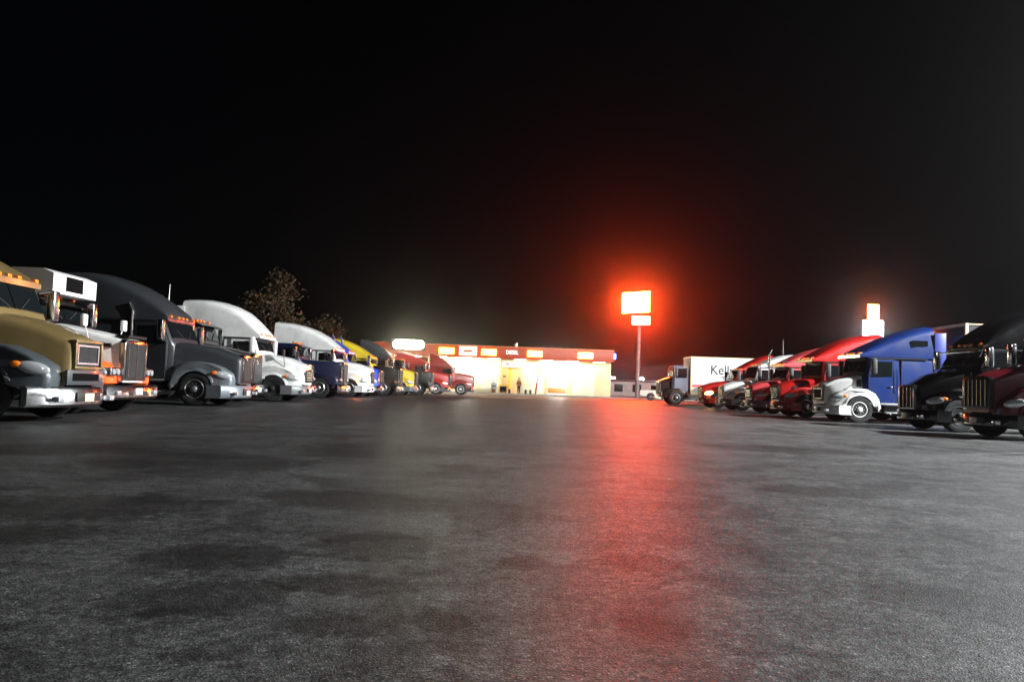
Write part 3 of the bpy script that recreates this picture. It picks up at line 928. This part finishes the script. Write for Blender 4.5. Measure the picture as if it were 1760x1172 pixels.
# ------------------------------------------------------------------ ground
def sheet(name, x0, x1, y0, y1, z, mat, n=1):
    q = MB()
    vs = [[q.bm.verts.new((lerp(x0, x1, i / n), lerp(y0, y1, j / n), z)) for i in range(n + 1)] for j in range(n + 1)]
    for j in range(n):
        for i in range(n):
            q.bm.faces.new((vs[j][i], vs[j][i + 1], vs[j + 1][i + 1], vs[j + 1][i]))
    o = q.build(name, mat, None, smooth=False)
    tag(o, kind='structure')
    return o


sheet('ground', -400, 400, -60, 600, 0.0, M['asphalt'])
sheet('concrete_apron', -60, 60, 63.5, 66.5, 0.004, M['concrete'])
sheet('road', -120, 120, 76, 87, 0.004, M['warm_lit_asphalt'])
q = MB().box(-60, 60, 87.0, 91.9, 0.0, 0.13, 0.02)
tag(q.build('pavement', M['concrete']), kind='structure')

# ------------------------------------------------------------------ building
BX0, BX1, BY = -16.0, 11.9, 93.0
b = empty('truck_stop_building', (BX0, BY, 0))
tag(b, 'long cream truck stop building with lit red fascia and glowing yellow panels', 'building')
LEN = BX1 - BX0
CREAM = M['cream'] = grime(principled('cream_stucco', (0.66, 0.56, 0.34), 0.8), 0.8, 0.12, 0.05)
M['cream2'] = grime(principled('cream_panel', (0.72, 0.68, 0.50), 0.6), 0.8, 0.10, 0.05)
M['fascia'] = principled('fascia_red', (0.34, 0.04, 0.010), 0.5, emit=(1.0, 0.10, 0.008), es=0.10)
M['lit_yellow'] = principled('panel_lit', (1, .9, .5), 0.4, emit=(1.0, 0.58, 0.03), es=13.0)
M['lit_white'] = principled('wall_lamp_lit', (1, 1, 1), 0.4, emit=(1.0, 0.95, 0.80), es=2600)
M['lit_soffit'] = principled('soffit_lamp_lit', (1, 1, 1), 0.4, emit=(1.0, 0.84, 0.48), es=110)
M['lit_flood'] = principled('floodlight_lit', (1, 1, 1), 0.4, emit=(1.0, 0.93, 0.66), es=70)
M['lit_sign'] = principled('sign_box_lit', (1, .9, .8), 0.4, emit=(1.0, 0.60, 0.32), es=1.0)
M['sign_red'] = principled('sign_red_letters', (0.5, 0.03, 0.02), 0.5)
M['lit_letters'] = principled('white_letters_lit', (1, 1, 1), 0.4, emit=(1, 0.75, 0.7), es=1.0)
M['lit_blue'] = principled('blue_lamp_lit', (.2, .3, 1), 0.4, emit=(0.10, 0.16, 1.0), es=45)
MB().box(0, LEN, 0, 16, 0, 4.15).build('wall', CREAM, b)
# fascia band, standing proud of the wall
fa = MB().box(-0.3, LEN + 0.15, -1.45, 16.2, 4.16, 5.55, 0.03).build('fascia', M['fascia'], b)
MB().box(-0.33, LEN + 0.18, -1.48, -1.452, 5.50, 5.58).build('coping', P('coping_orange', (0.7, 0.22, 0.08)), fa)


def bx(px, Y=BY):
    return (px - 880) / 1342 * Y - BX0


for i, px in enumerate((768, 841, 920, 1007)):
    x = bx(px, 91.5)
    pn = MB().box(x - 0.88, x + 0.88, -1.62, -1.455, 4.46, 5.18, 0.04).build('lit_panel', M['lit_yellow'], fa)
x = bx(805, 91.5)
sg = MB().box(x - 1.05, x + 1.05, -1.66, -1.455, 4.35, 5.42, 0.03).build('sign_box', M['lit_sign'], fa)
MB().box(x - 0.5, x + 0.5, -1.672, -1.662, 4.78, 4.98).build('sign_stripe', M['sign_red'], sg)
x = bx(881, 91.5)
o = text_mesh('fascia_lettering', 'DIESEL', 0.62, M['lit_letters'], fa, 0.02, 0.80, 0.012)
o.location = (x, -1.48, 4.88)
o.rotation_euler = (PI / 2, 0, 0)
for k in range(9):
    x = LEN * (k + 0.5) / 9
    sl = MB().box(x - 0.75, x + 0.75, -1.22, -0.92, 4.09, 4.158, 0.01).build('soffit_lamp', M['steel'], b)
    MB().box(x - 0.68, x + 0.68, -1.18, -0.96, 4.072, 4.088).build('lamp_face', M['lit_soffit'], sl)
# floodlight bank at the left end of the fascia
x = bx(703, 91)
fl = MB().box(x - 1.95, x + 1.95, -2.35, -2.05, 4.72, 5.98, 0.05).cyl((x - 1.2, -2.05, 5.3), (x - 1.2, -1.4, 5.3), 0.05).cyl((x + 1.2, -2.05, 5.3), (x + 1.2, -1.4, 5.3), 0.05).build('floodlight', M['steel'], b)
cap = [(x + 1.30 + 0.52 * math.cos(a), 5.35 + 0.52 * math.sin(a)) for a in [-PI / 2 + PI * k / 10 for k in range(11)]]
cap += [(x - 1.30 + 0.52 * math.cos(a), 5.35 + 0.52 * math.sin(a)) for a in [PI / 2 + PI * k / 10 for k in range(11)]]
MB().prism(cap, -2.378, -2.352).build('lamp_face', M['lit_flood'], fl)
# recessed bay panels between pilasters
for (p0, p1, z0, z1, mt) in ((817, 861, 0.15, 3.95, 'cream2'), (898, 938, 0.15, 3.95, 'cream2'), (943, 980, 1.15, 3.95, 'cream2'), (985, 1024, 0.15, 3.95, 'cream2')):
    x0, x1 = bx(p0), bx(p1)
    q = MB().box(x0, x1, -0.06, -0.003, z0, z1, 0.01)
    for k in range(1, 6):
        zz = lerp(z0, z1, k / 6)
        q.box(x0 + 0.05, x1 - 0.05, -0.072, -0.058, zz - 0.02, zz + 0.02)
    q.build('bay_door', M[mt], b)
    q = MB().box(x0 - 0.09, x0 - 0.004, -0.12, -0.003, 0.0, 4.1).box(x1 + 0.004, x1 + 0.09, -0.12, -0.003, 0.0, 4.1)
    q.build('door_frame', CREAM, b)
# window below the bright lamp
x0, x1 = bx(945), bx(975)
wn_ = MB().box(x0, x1, -0.10, -0.003, 0.30, 0.95, 0.01).build('window', P('window_amber', (0.45, 0.20, 0.05)), b)
MB().box(x0 - 0.08, x1 + 0.08, -0.13, -0.004, 0.955, 1.10).box(x0 - 0.08, x1 + 0.08, -0.13, -0.004, 0.16, 0.295).build('window_frame', M['white'], wn_)
# entrance: orange door surround, yellow mullion, hanging sign
x0, x1 = bx(865), bx(896)
en = MB().box(x0, x1, -0.05, -0.003, 0.13, 3.2, 0.01).build('entrance', P('entrance_orange', (0.72, 0.42, 0.18), 0.4), b)
xm = bx(878.5)
MB().box(xm - 0.09, xm + 0.09, -0.14, -0.052, 0.13, 3.2).build('mullion', P('mullion_yellow', (0.75, 0.50, 0.03)), en)
MB().box(bx(869) - .15, bx(869) + 0.2, -0.066, -0.052, 2.0, 2.16).build('door_notice', M['steel'], en)
x = bx(881)
sg = MB().box(x - 1.10, x + 1.10, -0.30, -0.12, 3.18, 3.92, 0.02).build('entrance_sign', M['white'], b)
o = text_mesh('sign_lettering', 'FUEL CENTER', 0.36, M['sign_red'], sg, 0.006, 0.80, 0.010)
o.location = (x, -0.312, 3.54)
o.rotation_euler = (PI / 2, 0, 0)
# wall lamps, each a bright caged bulkhead lamp on an arm
for px, zz in ((804, 3.75), (962, 3.35)):
    x = bx(px)
    wl = MB().box(x - 0.20, x + 0.20, -0.92, -0.60, zz + 0.10, zz + 0.22, 0.03).cyl((x, -0.70, zz + 0.16), (x, 0, zz + 0.16), 0.05).build('wall_lamp', M['steel'], b)
    MB().ball((x, -0.76, zz - 0.02), 0.17, 0.13, 0.13, 2).build('bulb', M['lit_white'], wl)
MB().box(LEN + 0.16, LEN + 0.34, -1.42, -1.28, 4.55, 5.15, 0.03).build('blue_neon', M['lit_blue'], b)
MB().box(bx(887) - .18, bx(887) + 0.18, 0.2, 0.6, 5.55, 6.0, 0.02).cyl((bx(888.5), 0.4, 5.9), (bx(888.5), 0.4, 6.15), 0.12).build('roof_vent', M['alloy'], b)

# things along the front of the building
r = empty('vending_cabinet', (bx(868) + BX0, 91.3, 0.13))
tag(r, 'low brown cabinet standing in a yellow frame by the entrance', 'cabinet')
MB().box(-0.42, 0.42, -0.28, 0.28, 0.0, 0.80, 0.02).build('cabinet_body', P('cabinet_brown', (0.16, 0.05, 0.02)), r)
MB().box(-0.34, 0.34, -0.292, -0.282, 0.15, 0.70).build('cabinet_window', M['glass'], r)
q = MB()
for s in (-0.5, 0.5):
    q.box(s - 0.05, s + 0.05, -0.30, 0.2, 0, 0.95)
q.box(-0.45, 0.45, -0.30, 0.2, 0.82, 0.95)
q.build('cabinet_frame', P('mullion_yellow', None), r)
r = empty('fuel_pump', (bx(853) + BX0, 89.4, 0.13))
tag(r, 'slim grey pump with a dark base left of the brown cabinet', 'pump')
MB().box(-0.33, 0.33, -0.22, 0.22, 0.42, 1.15, 0.03).build('pump_body', P('pump_grey', (0.40, 0.38, 0.34)), r)
MB().box(-0.16, 0.16, -0.14, 0.14, 1.15, 1.75, 0.03).build('pump_head', M['white'], r)
MB().box(-0.22, 0.22, -0.2, 0.2, 0.0, 0.42, 0.02).build('pump_base', P('cabinet_brown', None), r)
MB().box(-0.25, 0.25, -0.235, -0.222, 0.70, 0.80).build('pump_display', M['black'], r)
r = empty('banner_pole', (bx(923) + BX0, 89.2, 0.13))
tag(r, 'leaning orange pole with a red lower wrap and white tip, in front of the building', 'pole')
MB().cyl((-0.10, 0, 0), (0.04, 0, 1.3), 0.10, 0.10).build('pole_wrap', P('red', None), r)
MB().cyl((0.04, 0, 1.3), (0.18, 0, 2.9), 0.085, 0.07).build('pole_shaft', P('pole_orange', (0.8, 0.32, 0.12)), r)
MB().cyl((0.18, 0, 2.9), (0.21, 0, 3.35), 0.07, 0.05).build('pole_tip', M['white'], r)
for px, lb in ((906.5, 'dark stubby bollard nearer the person, one of a pair'), (914.5, 'dark stubby bollard nearer the leaning pole, one of a pair'), (878.5, 'dark stubby bollard in front of the entrance mullion')):
    o = MB().cyl((0, 0, 0), (0, 0, 0.42), 0.13, 0.13).ball((0, 0, 0.42), 0.13, 0.13, 0.07).build('bollard', M['steel'])
    o.location = (bx(px, 88.0) + BX0, 88.0, 0.13)
    tag(o, lb, 'bollard', 'bollards in front of the building')


# ------------------------------------------------------------------ the person
def person(loc, rz):
    verts = [(0, 0, 0.92), (0, 0, 1.10), (0, 0.01, 1.34), (0, 0.0, 1.47), (0, -0.01, 1.53),
             (0.17, 0, 1.40), (0.25, 0.02, 1.13), (0.22, -0.10, 0.90), (-0.17, 0, 1.40), (-0.25, 0.02, 1.13), (-0.22, -0.08, 0.90),
             (0.09, 0, 0.86), (0.10, -0.02, 0.50), (0.10, 0.02, 0.10), (0.10, -0.12, 0.05), (-0.09, 0, 0.86), (-0.10, -0.02, 0.50), (-0.10, 0.03, 0.10), (-0.10, -0.11, 0.05),
             (0, -0.02, 1.62), (0, -0.02, 1.72)]
    edges = [(0, 1), (1, 2), (2, 3), (3, 4), (2, 5), (5, 6), (6, 7), (2, 8), (8, 9), (9, 10), (0, 11), (11, 12), (12, 13), (13, 14), (0, 15), (15, 16), (16, 17), (17, 18), (4, 19), (19, 20)]
    rad = [0.15, 0.15, 0.17, 0.07, 0.065, 0.085, 0.06, 0.04, 0.085, 0.06, 0.04, 0.10, 0.065, 0.045, 0.04, 0.10, 0.065, 0.045, 0.04, 0.10, 0.08]

    def skin(vs, es, rs, name, mat, parent, root_i=0, lv=2):
        me = bpy.data.meshes.new(name)
        me.from_pydata(vs, es, [])
        o = bpy.data.objects.new(name, me)
        COL.objects.link(o)
        m = o.modifiers.new('skin', 'SKIN')
        m.use_smooth_shade = True
        for i, sv in enumerate(me.skin_vertices[0].data):
            sv.radius = (rs[i], rs[i])
            sv.use_root = (i == root_i)
        s = o.modifiers.new('sub', 'SUBSURF')
        s.levels = s.render_levels = lv
        dg = bpy.context.evaluated_depsgraph_get()
        m2 = bpy.data.meshes.new_from_object(o.evaluated_get(dg))
        bpy.data.objects.remove(o)
        m2.name = name
        m2.materials.clear()
        m2.materials.append(mat)
        return link(name, m2, parent)
    root = empty('person', loc, rz)
    tag(root, 'person in a rust brown jacket and dark trousers standing outside the entrance', 'person')
    SKIN = principled('skin', (0.50, 0.30, 0.20), 0.55)
    skin(verts, edges, rad, 'body', SKIN, root)
    skin([verts[i] for i in (0, 1, 2, 3, 5, 6, 8, 9)] + [(0.235, -0.06, 0.98), (-0.235, -0.05, 0.98)], [(0, 1), (1, 2), (2, 3), (2, 4), (4, 5), (5, 8), (2, 6), (6, 7), (7, 9)],
         [0.185, 0.18, 0.19, 0.085, 0.10, 0.078, 0.10, 0.078, 0.06, 0.06], 'jacket', grime(principled('jacket_cloth', (0.22, 0.07, 0.025), 0.9), 6, 0.3), root)
    skin([verts[i] for i in (0, 11, 12, 13, 15, 16, 17)], [(0, 1), (1, 2), (2, 3), (0, 4), (4, 5), (5, 6)], [0.165, 0.115, 0.082, 0.068, 0.115, 0.082, 0.068], 'trousers', principled('trouser_cloth', (0.02, 0.02, 0.024), 0.9), root)
    MB().ball((0, 0.015, 1.70), 0.095, 0.11, 0.085, 2).build('hair', principled('hair_dark', (0.02, 0.013, 0.01), 0.7), root)
    q = MB()
    for s in (0.035, -0.035):
        q.ball((s, -0.118, 1.655), 0.014, 0.01, 0.009, 1)
    q.build('eyes', M['black'], root)
    MB().ball((0, -0.128, 1.625), 0.016, 0.022, 0.024, 1).build('nose', SKIN, root)
    MB().ball((0, -0.108, 1.575), 0.028, 0.012, 0.008, 1).build('mouth', principled('lips', (0.35, 0.12, 0.10), 0.6), root)
    for sx in (1, -1):
        MB().ball((sx * 0.10, 0.0, 1.64), 0.016, 0.025, 0.034, 1).build('ear', SKIN, root)
        for k in range(5):
            bxx = sx * (0.215 + 0.013 * (k - 1.5)) if k < 4 else sx * 0.195
            ln = (0.070, 0.080, 0.076, 0.06, 0.045)[k]
            y0 = -0.105 if k < 4 else -0.125
            MB().cyl((bxx, y0, 0.885), (bxx, y0 - 0.012, 0.885 - ln * 0.55), 0.009, 0.008, 6).cyl((bxx, y0 - 0.012, 0.885 - ln * 0.55), (bxx - sx * 0.004, y0 - 0.005, 0.885 - ln), 0.008, 0.006, 6).build('finger', SKIN, root)
        MB().ball((sx * 0.10, -0.05, 0.05), 0.055, 0.15, 0.05, 2).build('shoe', M['black'], root)
    return root


person((bx(894.5, 88.6) + BX0, 88.6, 0.13), R(25))


# ------------------------------------------------------------------ parked pickup beyond the lot
def pickup(loc, rz):
    r = empty('pickup_truck', (loc[0], loc[1], 0), rz)
    tag(r, 'pale cream pickup with its headlamps on, beyond the dark tractor', 'pickup')
    m = P('cream_car', (0.70, 0.66, 0.56))
    side = [(-2.6, 0.55), (-2.62, 1.02), (-0.75, 1.05), (-0.55, 1.62), (0.55, 1.64), (1.10, 1.10), (2.30, 1.0), (2.45, 0.85), (2.48, 0.45), (1.95, 0.45)]
    side += [(1.55 + 0.42 * math.cos(a), 0.40 + 0.42 * math.sin(a)) for a in [PI * k / 8 for k in range(9)]]
    side += [(-1.55 + 0.42 * math.cos(a), 0.40 + 0.42 * math.sin(a)) for a in [PI * k / 8 for k in range(9)]]
    q = MB().prism(side, -0.9, 0.9, 'y', 0.05)
    q.build('body', m, r)
    for s in (1, -1):
        MB().prism([(-0.55, 1.10), (0.85, 1.10), (0.45, 1.56), (-0.45, 1.55)], s * 0.80, s * 0.912).build('side_window', M['glass'], r)
        for xx in (1.55, -1.55):
            w = link('wheel', TYRE, r, (xx, s * 0.80, 0.36))
            w.scale = (0.69, 0.7, 0.69)
            link('rim', RIM[('alloy', 1 if s > 0 else -1)], w)
        hl = MB().ball((2.42, s * 0.66, 0.80), 0.08, 0.16, 0.09).build('headlamp', M['lit_pick'], r)
        MB().box(-2.66, -2.60, s * 0.78 - 0.08, s * 0.78 + 0.08, 0.72, 0.98, 0.01).build('tail_lamp', M['redlens'], r)
    MB().box(2.40, 2.56, -0.9, 0.9, 0.40, 0.58, 0.03).build('bumper', M['chrome'], r)
    MB().prism([(0.60, 1.62), (1.12, 1.12), (1.14, 1.14), (0.62, 1.64)], -0.74, 0.74).build('windshield', M['glass'], r)
    return r


M['lit_pick'] = principled('pickup_headlamp_lit', (1, .9, .7), 0.3, emit=(1, 0.80, 0.5), es=40)
pickup((16.0, 80.5), R(-8))


# ------------------------------------------------------------------ tall roadside signs
def sign_tower():
    X, Y = 17.05, 105.0
    r = empty('pole_sign', (X, Y, 0))
    tag(r, 'tall twin-board pole sign glowing orange and red on a round pole', 'sign')
    MB().cyl((0, 0, 0), (0, 0, 9.6), 0.30, 0.26, 20).build('sign_pole', grime(principled('pole_paint', (0.20, 0.19, 0.19), 0.45, 0.3), 2, 0.2), r)
    MB().box(-0.12, 0.12, -0.12, 0.12, 9.6, 14.0).build('sign_mast', M['steel'], r)
    up = MB().box(-2.25, 2.25, -0.34, 0.34, 11.35, 14.25, 0.03).build('upper_board', M['steel'], r)
    fm = principled('upper_face_lit', (1, .8, .6), 0.4, emit=(1.0, 0.075, 0.011), es=350)
    f = MB().box(-2.18, 2.18, -0.36, -0.341, 11.42, 14.18).build('board_face', fm, up)
    up.location = (-0.32, 0, 0)
    up.rotation_euler = (0, 0, R(-42))
    lo = MB().box(-1.25, 1.25, -0.30, 0.30, 9.75, 11.0, 0.03).build('lower_board', M['steel'], r)
    fm2 = principled('lower_face_lit', (1, .8, .6), 0.4, emit=(1.0, 0.035, 0.012), es=340)
    MB().box(-1.19, 1.19, -0.32, -0.301, 9.81, 10.94).build('board_face', fm2, lo)
    lo.location = (0.25, 0, 0)
    lo.rotation_euler = (0, 0, R(-10))
    return r


sign_tower()


def sign_tower_two():
    Y = 110.0
    X = 620 / 1342 * Y
    r = empty('pole_sign', (X, Y, 0))
    tag(r, 'narrow pole sign, orange above and white below, over the red trucks', 'sign')
    MB().cyl((0, 0, 0), (0, 0, 9.5), 0.35, 0.3, 20).build('sign_pole', M['alloy'], r)
    MB().box(-0.15, 0.15, -0.15, 0.15, 9.5, 14.0).build('sign_mast', M['steel'], r)
    u = MB().box(-0.85, 0.85, -0.3, 0.3, 12.1, 14.3, 0.03).build('upper_board', M['steel'], r)
    MB().box(-0.80, 0.80, -0.32, -0.301, 12.15, 14.25).build('board_face', principled('narrow_face_lit', (1, .8, .6), 0.4, emit=(1.0, 0.17, 0.024), es=70), u)
    l = MB().box(-1.5, 1.5, -0.3, 0.3, 9.6, 12.05, 0.03).build('lower_board', M['steel'], r)
    MB().box(-1.44, 1.44, -0.32, -0.301, 9.66, 12.0).build('board_face', principled('white_face_lit', (1, 1, 1), 0.4, emit=(0.85, 0.95, 1.0), es=32), l)


sign_tower_two()

# ------------------------------------------------------------------ beyond the lot on the right: low building, lamps, wires
r = empty('low_building', (26.0, 128, 0))
tag(r, 'long low dark building on the far side of the road behind the pole sign', 'building')
MB().box(-10, 12, 0, 8, 0, 2.4).build('wall', P('far_wall', (0.34, 0.20, 0.16)), r)
MB().box(-10.4, 12.4, -0.5, 8.5, 2.4, 2.75, 0.04).build('roof', P('far_roof', (0.10, 0.03, 0.03)), r)
for k in range(7):
    MB().box(-9 + k * 3, -7.6 + k * 3, -0.04, -0.002, 0.7, 1.9).build('window', M['glass'], r)
LAMP = principled('far_lamp_lit', (1, 1, 1), 0.4, emit=(1.0, 0.78, 0.72), es=260)
for k, (x, lb) in enumerate(((19.5, 'left'), (25.0, 'middle'), (31.0, 'right'))):
    r = empty('street_lamp', (x, 150, 0))
    tag(r, 'distant street lamp behind the low dark building, %s of three' % lb, 'street lamp', 'distant street lamps')
    MB().cyl((0, 0, 0), (0, 0, 3.4), 0.09, 0.07, 8).build('lamp_post', M['steel'], r)
    MB().box(-0.5, 0.5, -0.3, 0.3, 3.4, 3.55, 0.04).build('lamp_head', M['steel'], r)
    MB().box(-0.42, 0.42, -0.32, -0.302, 3.0, 3.38).build('lamp_glass', LAMP, r)
for k, (z, lb) in enumerate(((5.3, 'upper'), (4.5, 'lower'))):
    pts = [(lerp(8, 60, i / 20), 122, z - 0.5 * math.sin(PI * ((i * 2 / 20) % 1))) for i in range(21)]
    o = MB().tube(pts, 0.03, 5).build('power_line', M['steel'])
    tag(o, '%s of two thin overhead wires behind the pole sign' % lb, 'wire', 'overhead wires')
for x in (34.0, 60.0):
    r = MB().cyl((0, 0, 0), (0, 0, 6.2), 0.14, 0.10, 8).box(-0.9, 0.9, -0.05, 0.05, 5.2, 5.32).build('utility_pole', M['steel'])
    r.location = (x, 122.2, 0)
    tag(r, 'dark wooden utility pole carrying the overhead wires, %s' % ('nearer the low building' if x < 40 else 'farther right'), 'pole', 'utility poles')


# ------------------------------------------------------------------ trees
def leaf_mat(name, a, c):
    m = principled(name, a, 0.65)
    nt = m.node_tree
    p = nt.nodes['Principled BSDF']
    g = nt.nodes.new('ShaderNodeNewGeometry')
    mx = nt.nodes.new('ShaderNodeMix')
    mx.data_type = 'RGBA'
    mx.inputs[6].default_value = (*a, 1)
    mx.inputs[7].default_value = (*c, 1)
    nt.links.new(g.outputs['Random Per Island'], mx.inputs[0])
    nt.links.new(mx.outputs[2], p.inputs['Base Color'])
    p.inputs['Subsurface Weight'].default_value = 0
    return m


LEAF = leaf_mat('autumn_leaves', (0.026, 0.020, 0.007), (0.062, 0.036, 0.009))
BARK = grime(principled('bark', (0.07, 0.05, 0.035), 0.9), 5, 0.4)


def tree(label, X, Y, H, Wd, seed, nleaf):
    rnd = random.Random(seed)
    r = empty('autumn_tree', (X, Y, 0))
    tag(r, label, 'tree', 'trees behind the left row of trucks')
    q = MB()
    q.cyl((0, 0, 0), (0.1, 0, H * 0.45), 0.26, 0.16, 10)
    clumps = []
    for k in range(16):
        a = rnd.uniform(0, 2 * PI)
        z = rnd.uniform(0.38, 0.93) * H
        rad = Wd * 0.5 * (1 - abs((z / H - 0.55) / 0.55) ** 1.6) * rnd.uniform(0.5, 1.0)
        c = Vector((rad * math.cos(a), rad * math.sin(a), z))
        st = Vector((0.1 * rnd.uniform(-1, 1), 0, min(z - 0.6, H * rnd.uniform(0.3, 0.5))))
        mid = st.lerp(c, 0.55) + Vector((0, 0, 0.3))
        q.cyl(st, mid, 0.08, 0.05, 6)
        q.cyl(mid, c, 0.05, 0.02, 6)
        clumps.append((c, rnd.uniform(0.55, 1.05) * Wd * 0.17))
    q.cyl((0.1, 0, H * 0.45), (0.15, 0.1, H * 0.92), 0.16, 0.03, 8)
    q.build('trunk', BARK, r)
    q = MB()
    bm = q.bm
    for i in range(nleaf):
        c, s = clumps[rnd.randrange(len(clumps))]
        p = c + Vector((rnd.gauss(0, s), rnd.gauss(0, s), rnd.gauss(0, s * 0.9)))
        n = Vector((rnd.gauss(0, 1), rnd.gauss(0, 1), rnd.gauss(0, 1))).normalized()
        u = n.orthogonal().normalized()
        w = n.cross(u)
        l = rnd.uniform(0.10, 0.22)
        bm.faces.new([bm.verts.new(p + u * l), bm.verts.new(p + w * l * .6), bm.verts.new(p - u * l), bm.verts.new(p - w * l * .6)])
    me = bpy.data.meshes.new('crown')
    bm.to_mesh(me)
    bm.free()
    me.materials.append(LEAF)
    link('crown', me, r)
    return r


tree('tall autumn tree with thin brown crown rising behind the white aerodynamic truck', -24.9, 80, 11.8, 4.8, 11, 4600)
tree('smaller dim autumn tree right of the tall one', -23.5, 96, 8.3, 5.4, 5, 2200)

# ------------------------------------------------------------------ lot light on the right, and two unseen ones added to brighten
for (px_, py_, pw, lb) in ((36.6, 17.5, 190000, 'tall parking lot light pole right of the maroon truck, outside the photo'), (53.0, 43.0, 165000, 'added unseen light pole beyond the right row to brighten the far trucks, outside the photo'), (19.0, -13.0, 4500, 'added unseen light pole behind the photographer on the right, filling in the foreground')):
    r = empty('parking_lot_light', (px_, py_, 0))
    tag(r, lb, 'lamp post', 'parking lot lights')
    MB().cyl((0, 0, 0), (0, 0, 18.4), 0.12, 0.08, 12).build('light_pole', M['alloy'], r)
    MB().box(-1.0, 0.1, -0.25, 0.25, 18.4, 18.58, 0.04).build('lamp_head', M['steel'], r)
    ld = bpy.data.lights.new('lot_lamp', 'POINT')
    ld.energy = pw
    ld.color = (0.94, 0.975, 1.0)
    ld.shadow_soft_size = 0.35
    lo_ = bpy.data.objects.new('lot_lamp', ld)
    COL.objects.link(lo_)
    lo_.parent = r
    lo_.location = (-0.6, 0, 18.0)

# wall lamps also throw light: small lamps at the bulbs are the meshes themselves (emissive)

# ------------------------------------------------------------------ haze
q = MB().box(-420, 420, -70, 620, -1.0, 19.5)
hz = q.build('haze', bpy.data.materials.new('haze'), None, smooth=False)
m = hz.data.materials[0]
m.use_nodes = True
nt = m.node_tree
for n_ in list(nt.nodes):
    if n_.type == 'BSDF_PRINCIPLED':
        nt.nodes.remove(n_)
pv = nt.nodes.new('ShaderNodeVolumePrincipled')
pv.inputs['Color'].default_value = (0.9, 0.9, 0.9, 1)
pv.inputs['Density'].default_value = 0.0005
pv.inputs['Anisotropy'].default_value = 0.96
nt.links.new(pv.outputs[0], nt.nodes['Material Output'].inputs['Volume'])
tag(hz, kind='stuff')

# ------------------------------------------------------------------ night sky and faint moon
w = bpy.data.worlds.new('World')
S.world = w
w.use_nodes = True
nt = w.node_tree
sky = nt.nodes.new('ShaderNodeTexSky')
sky.sky_type = 'NISHITA'
sky.sun_disc = False
sky.sun_elevation = R(38)
sky.sun_rotation = R(140)
bg = nt.nodes['Background']
bg.inputs['Strength'].default_value = 0.00025
nt.links.new(sky.outputs[0], bg.inputs['Color'])
sd = bpy.data.lights.new('moon', 'SUN')
sd.energy = 0.02
sd.angle = R(0.5)
sd.color = (1, 0.95, 0.88)
so = bpy.data.objects.new('moon', sd)
COL.objects.link(so)
az = R(140)
dirv = Vector((math.sin(az) * math.cos(R(38)), math.cos(az) * math.cos(R(38)), math.sin(R(38))))
so.rotation_euler = dirv.to_track_quat('Z', 'Y').to_euler()
so.location = (20, -20, 30)

# ------------------------------------------------------------------ camera
cam = bpy.data.cameras.new('camera')
cam.sensor_width = 36
cam.lens = 1342 / 1760 * 36
cam.clip_end = 2000
cam.clip_start = 0.05
co = bpy.data.objects.new('camera', cam)
COL.objects.link(co)
tl = math.atan(0.0357)
pt = math.atan((663.6 - 586) * math.cos(tl) / 1342)
co.matrix_world = Matrix.Translation((0, 0, 0.95)) @ Matrix.Rotation(PI / 2 + pt, 4, 'X') @ Matrix.Rotation(tl, 4, 'Z')
S.camera = co

S.view_settings.view_transform = 'Standard'
S.view_settings.look = 'None'
S.view_settings.gamma = 1
S.view_settings.exposure = 0
S.render.engine = 'CYCLES'
S.cycles.use_denoising = True
S.cycles.volume_bounces = 0
S.cycles.max_bounces = 6
S.cycles.sample_clamp_indirect = 4
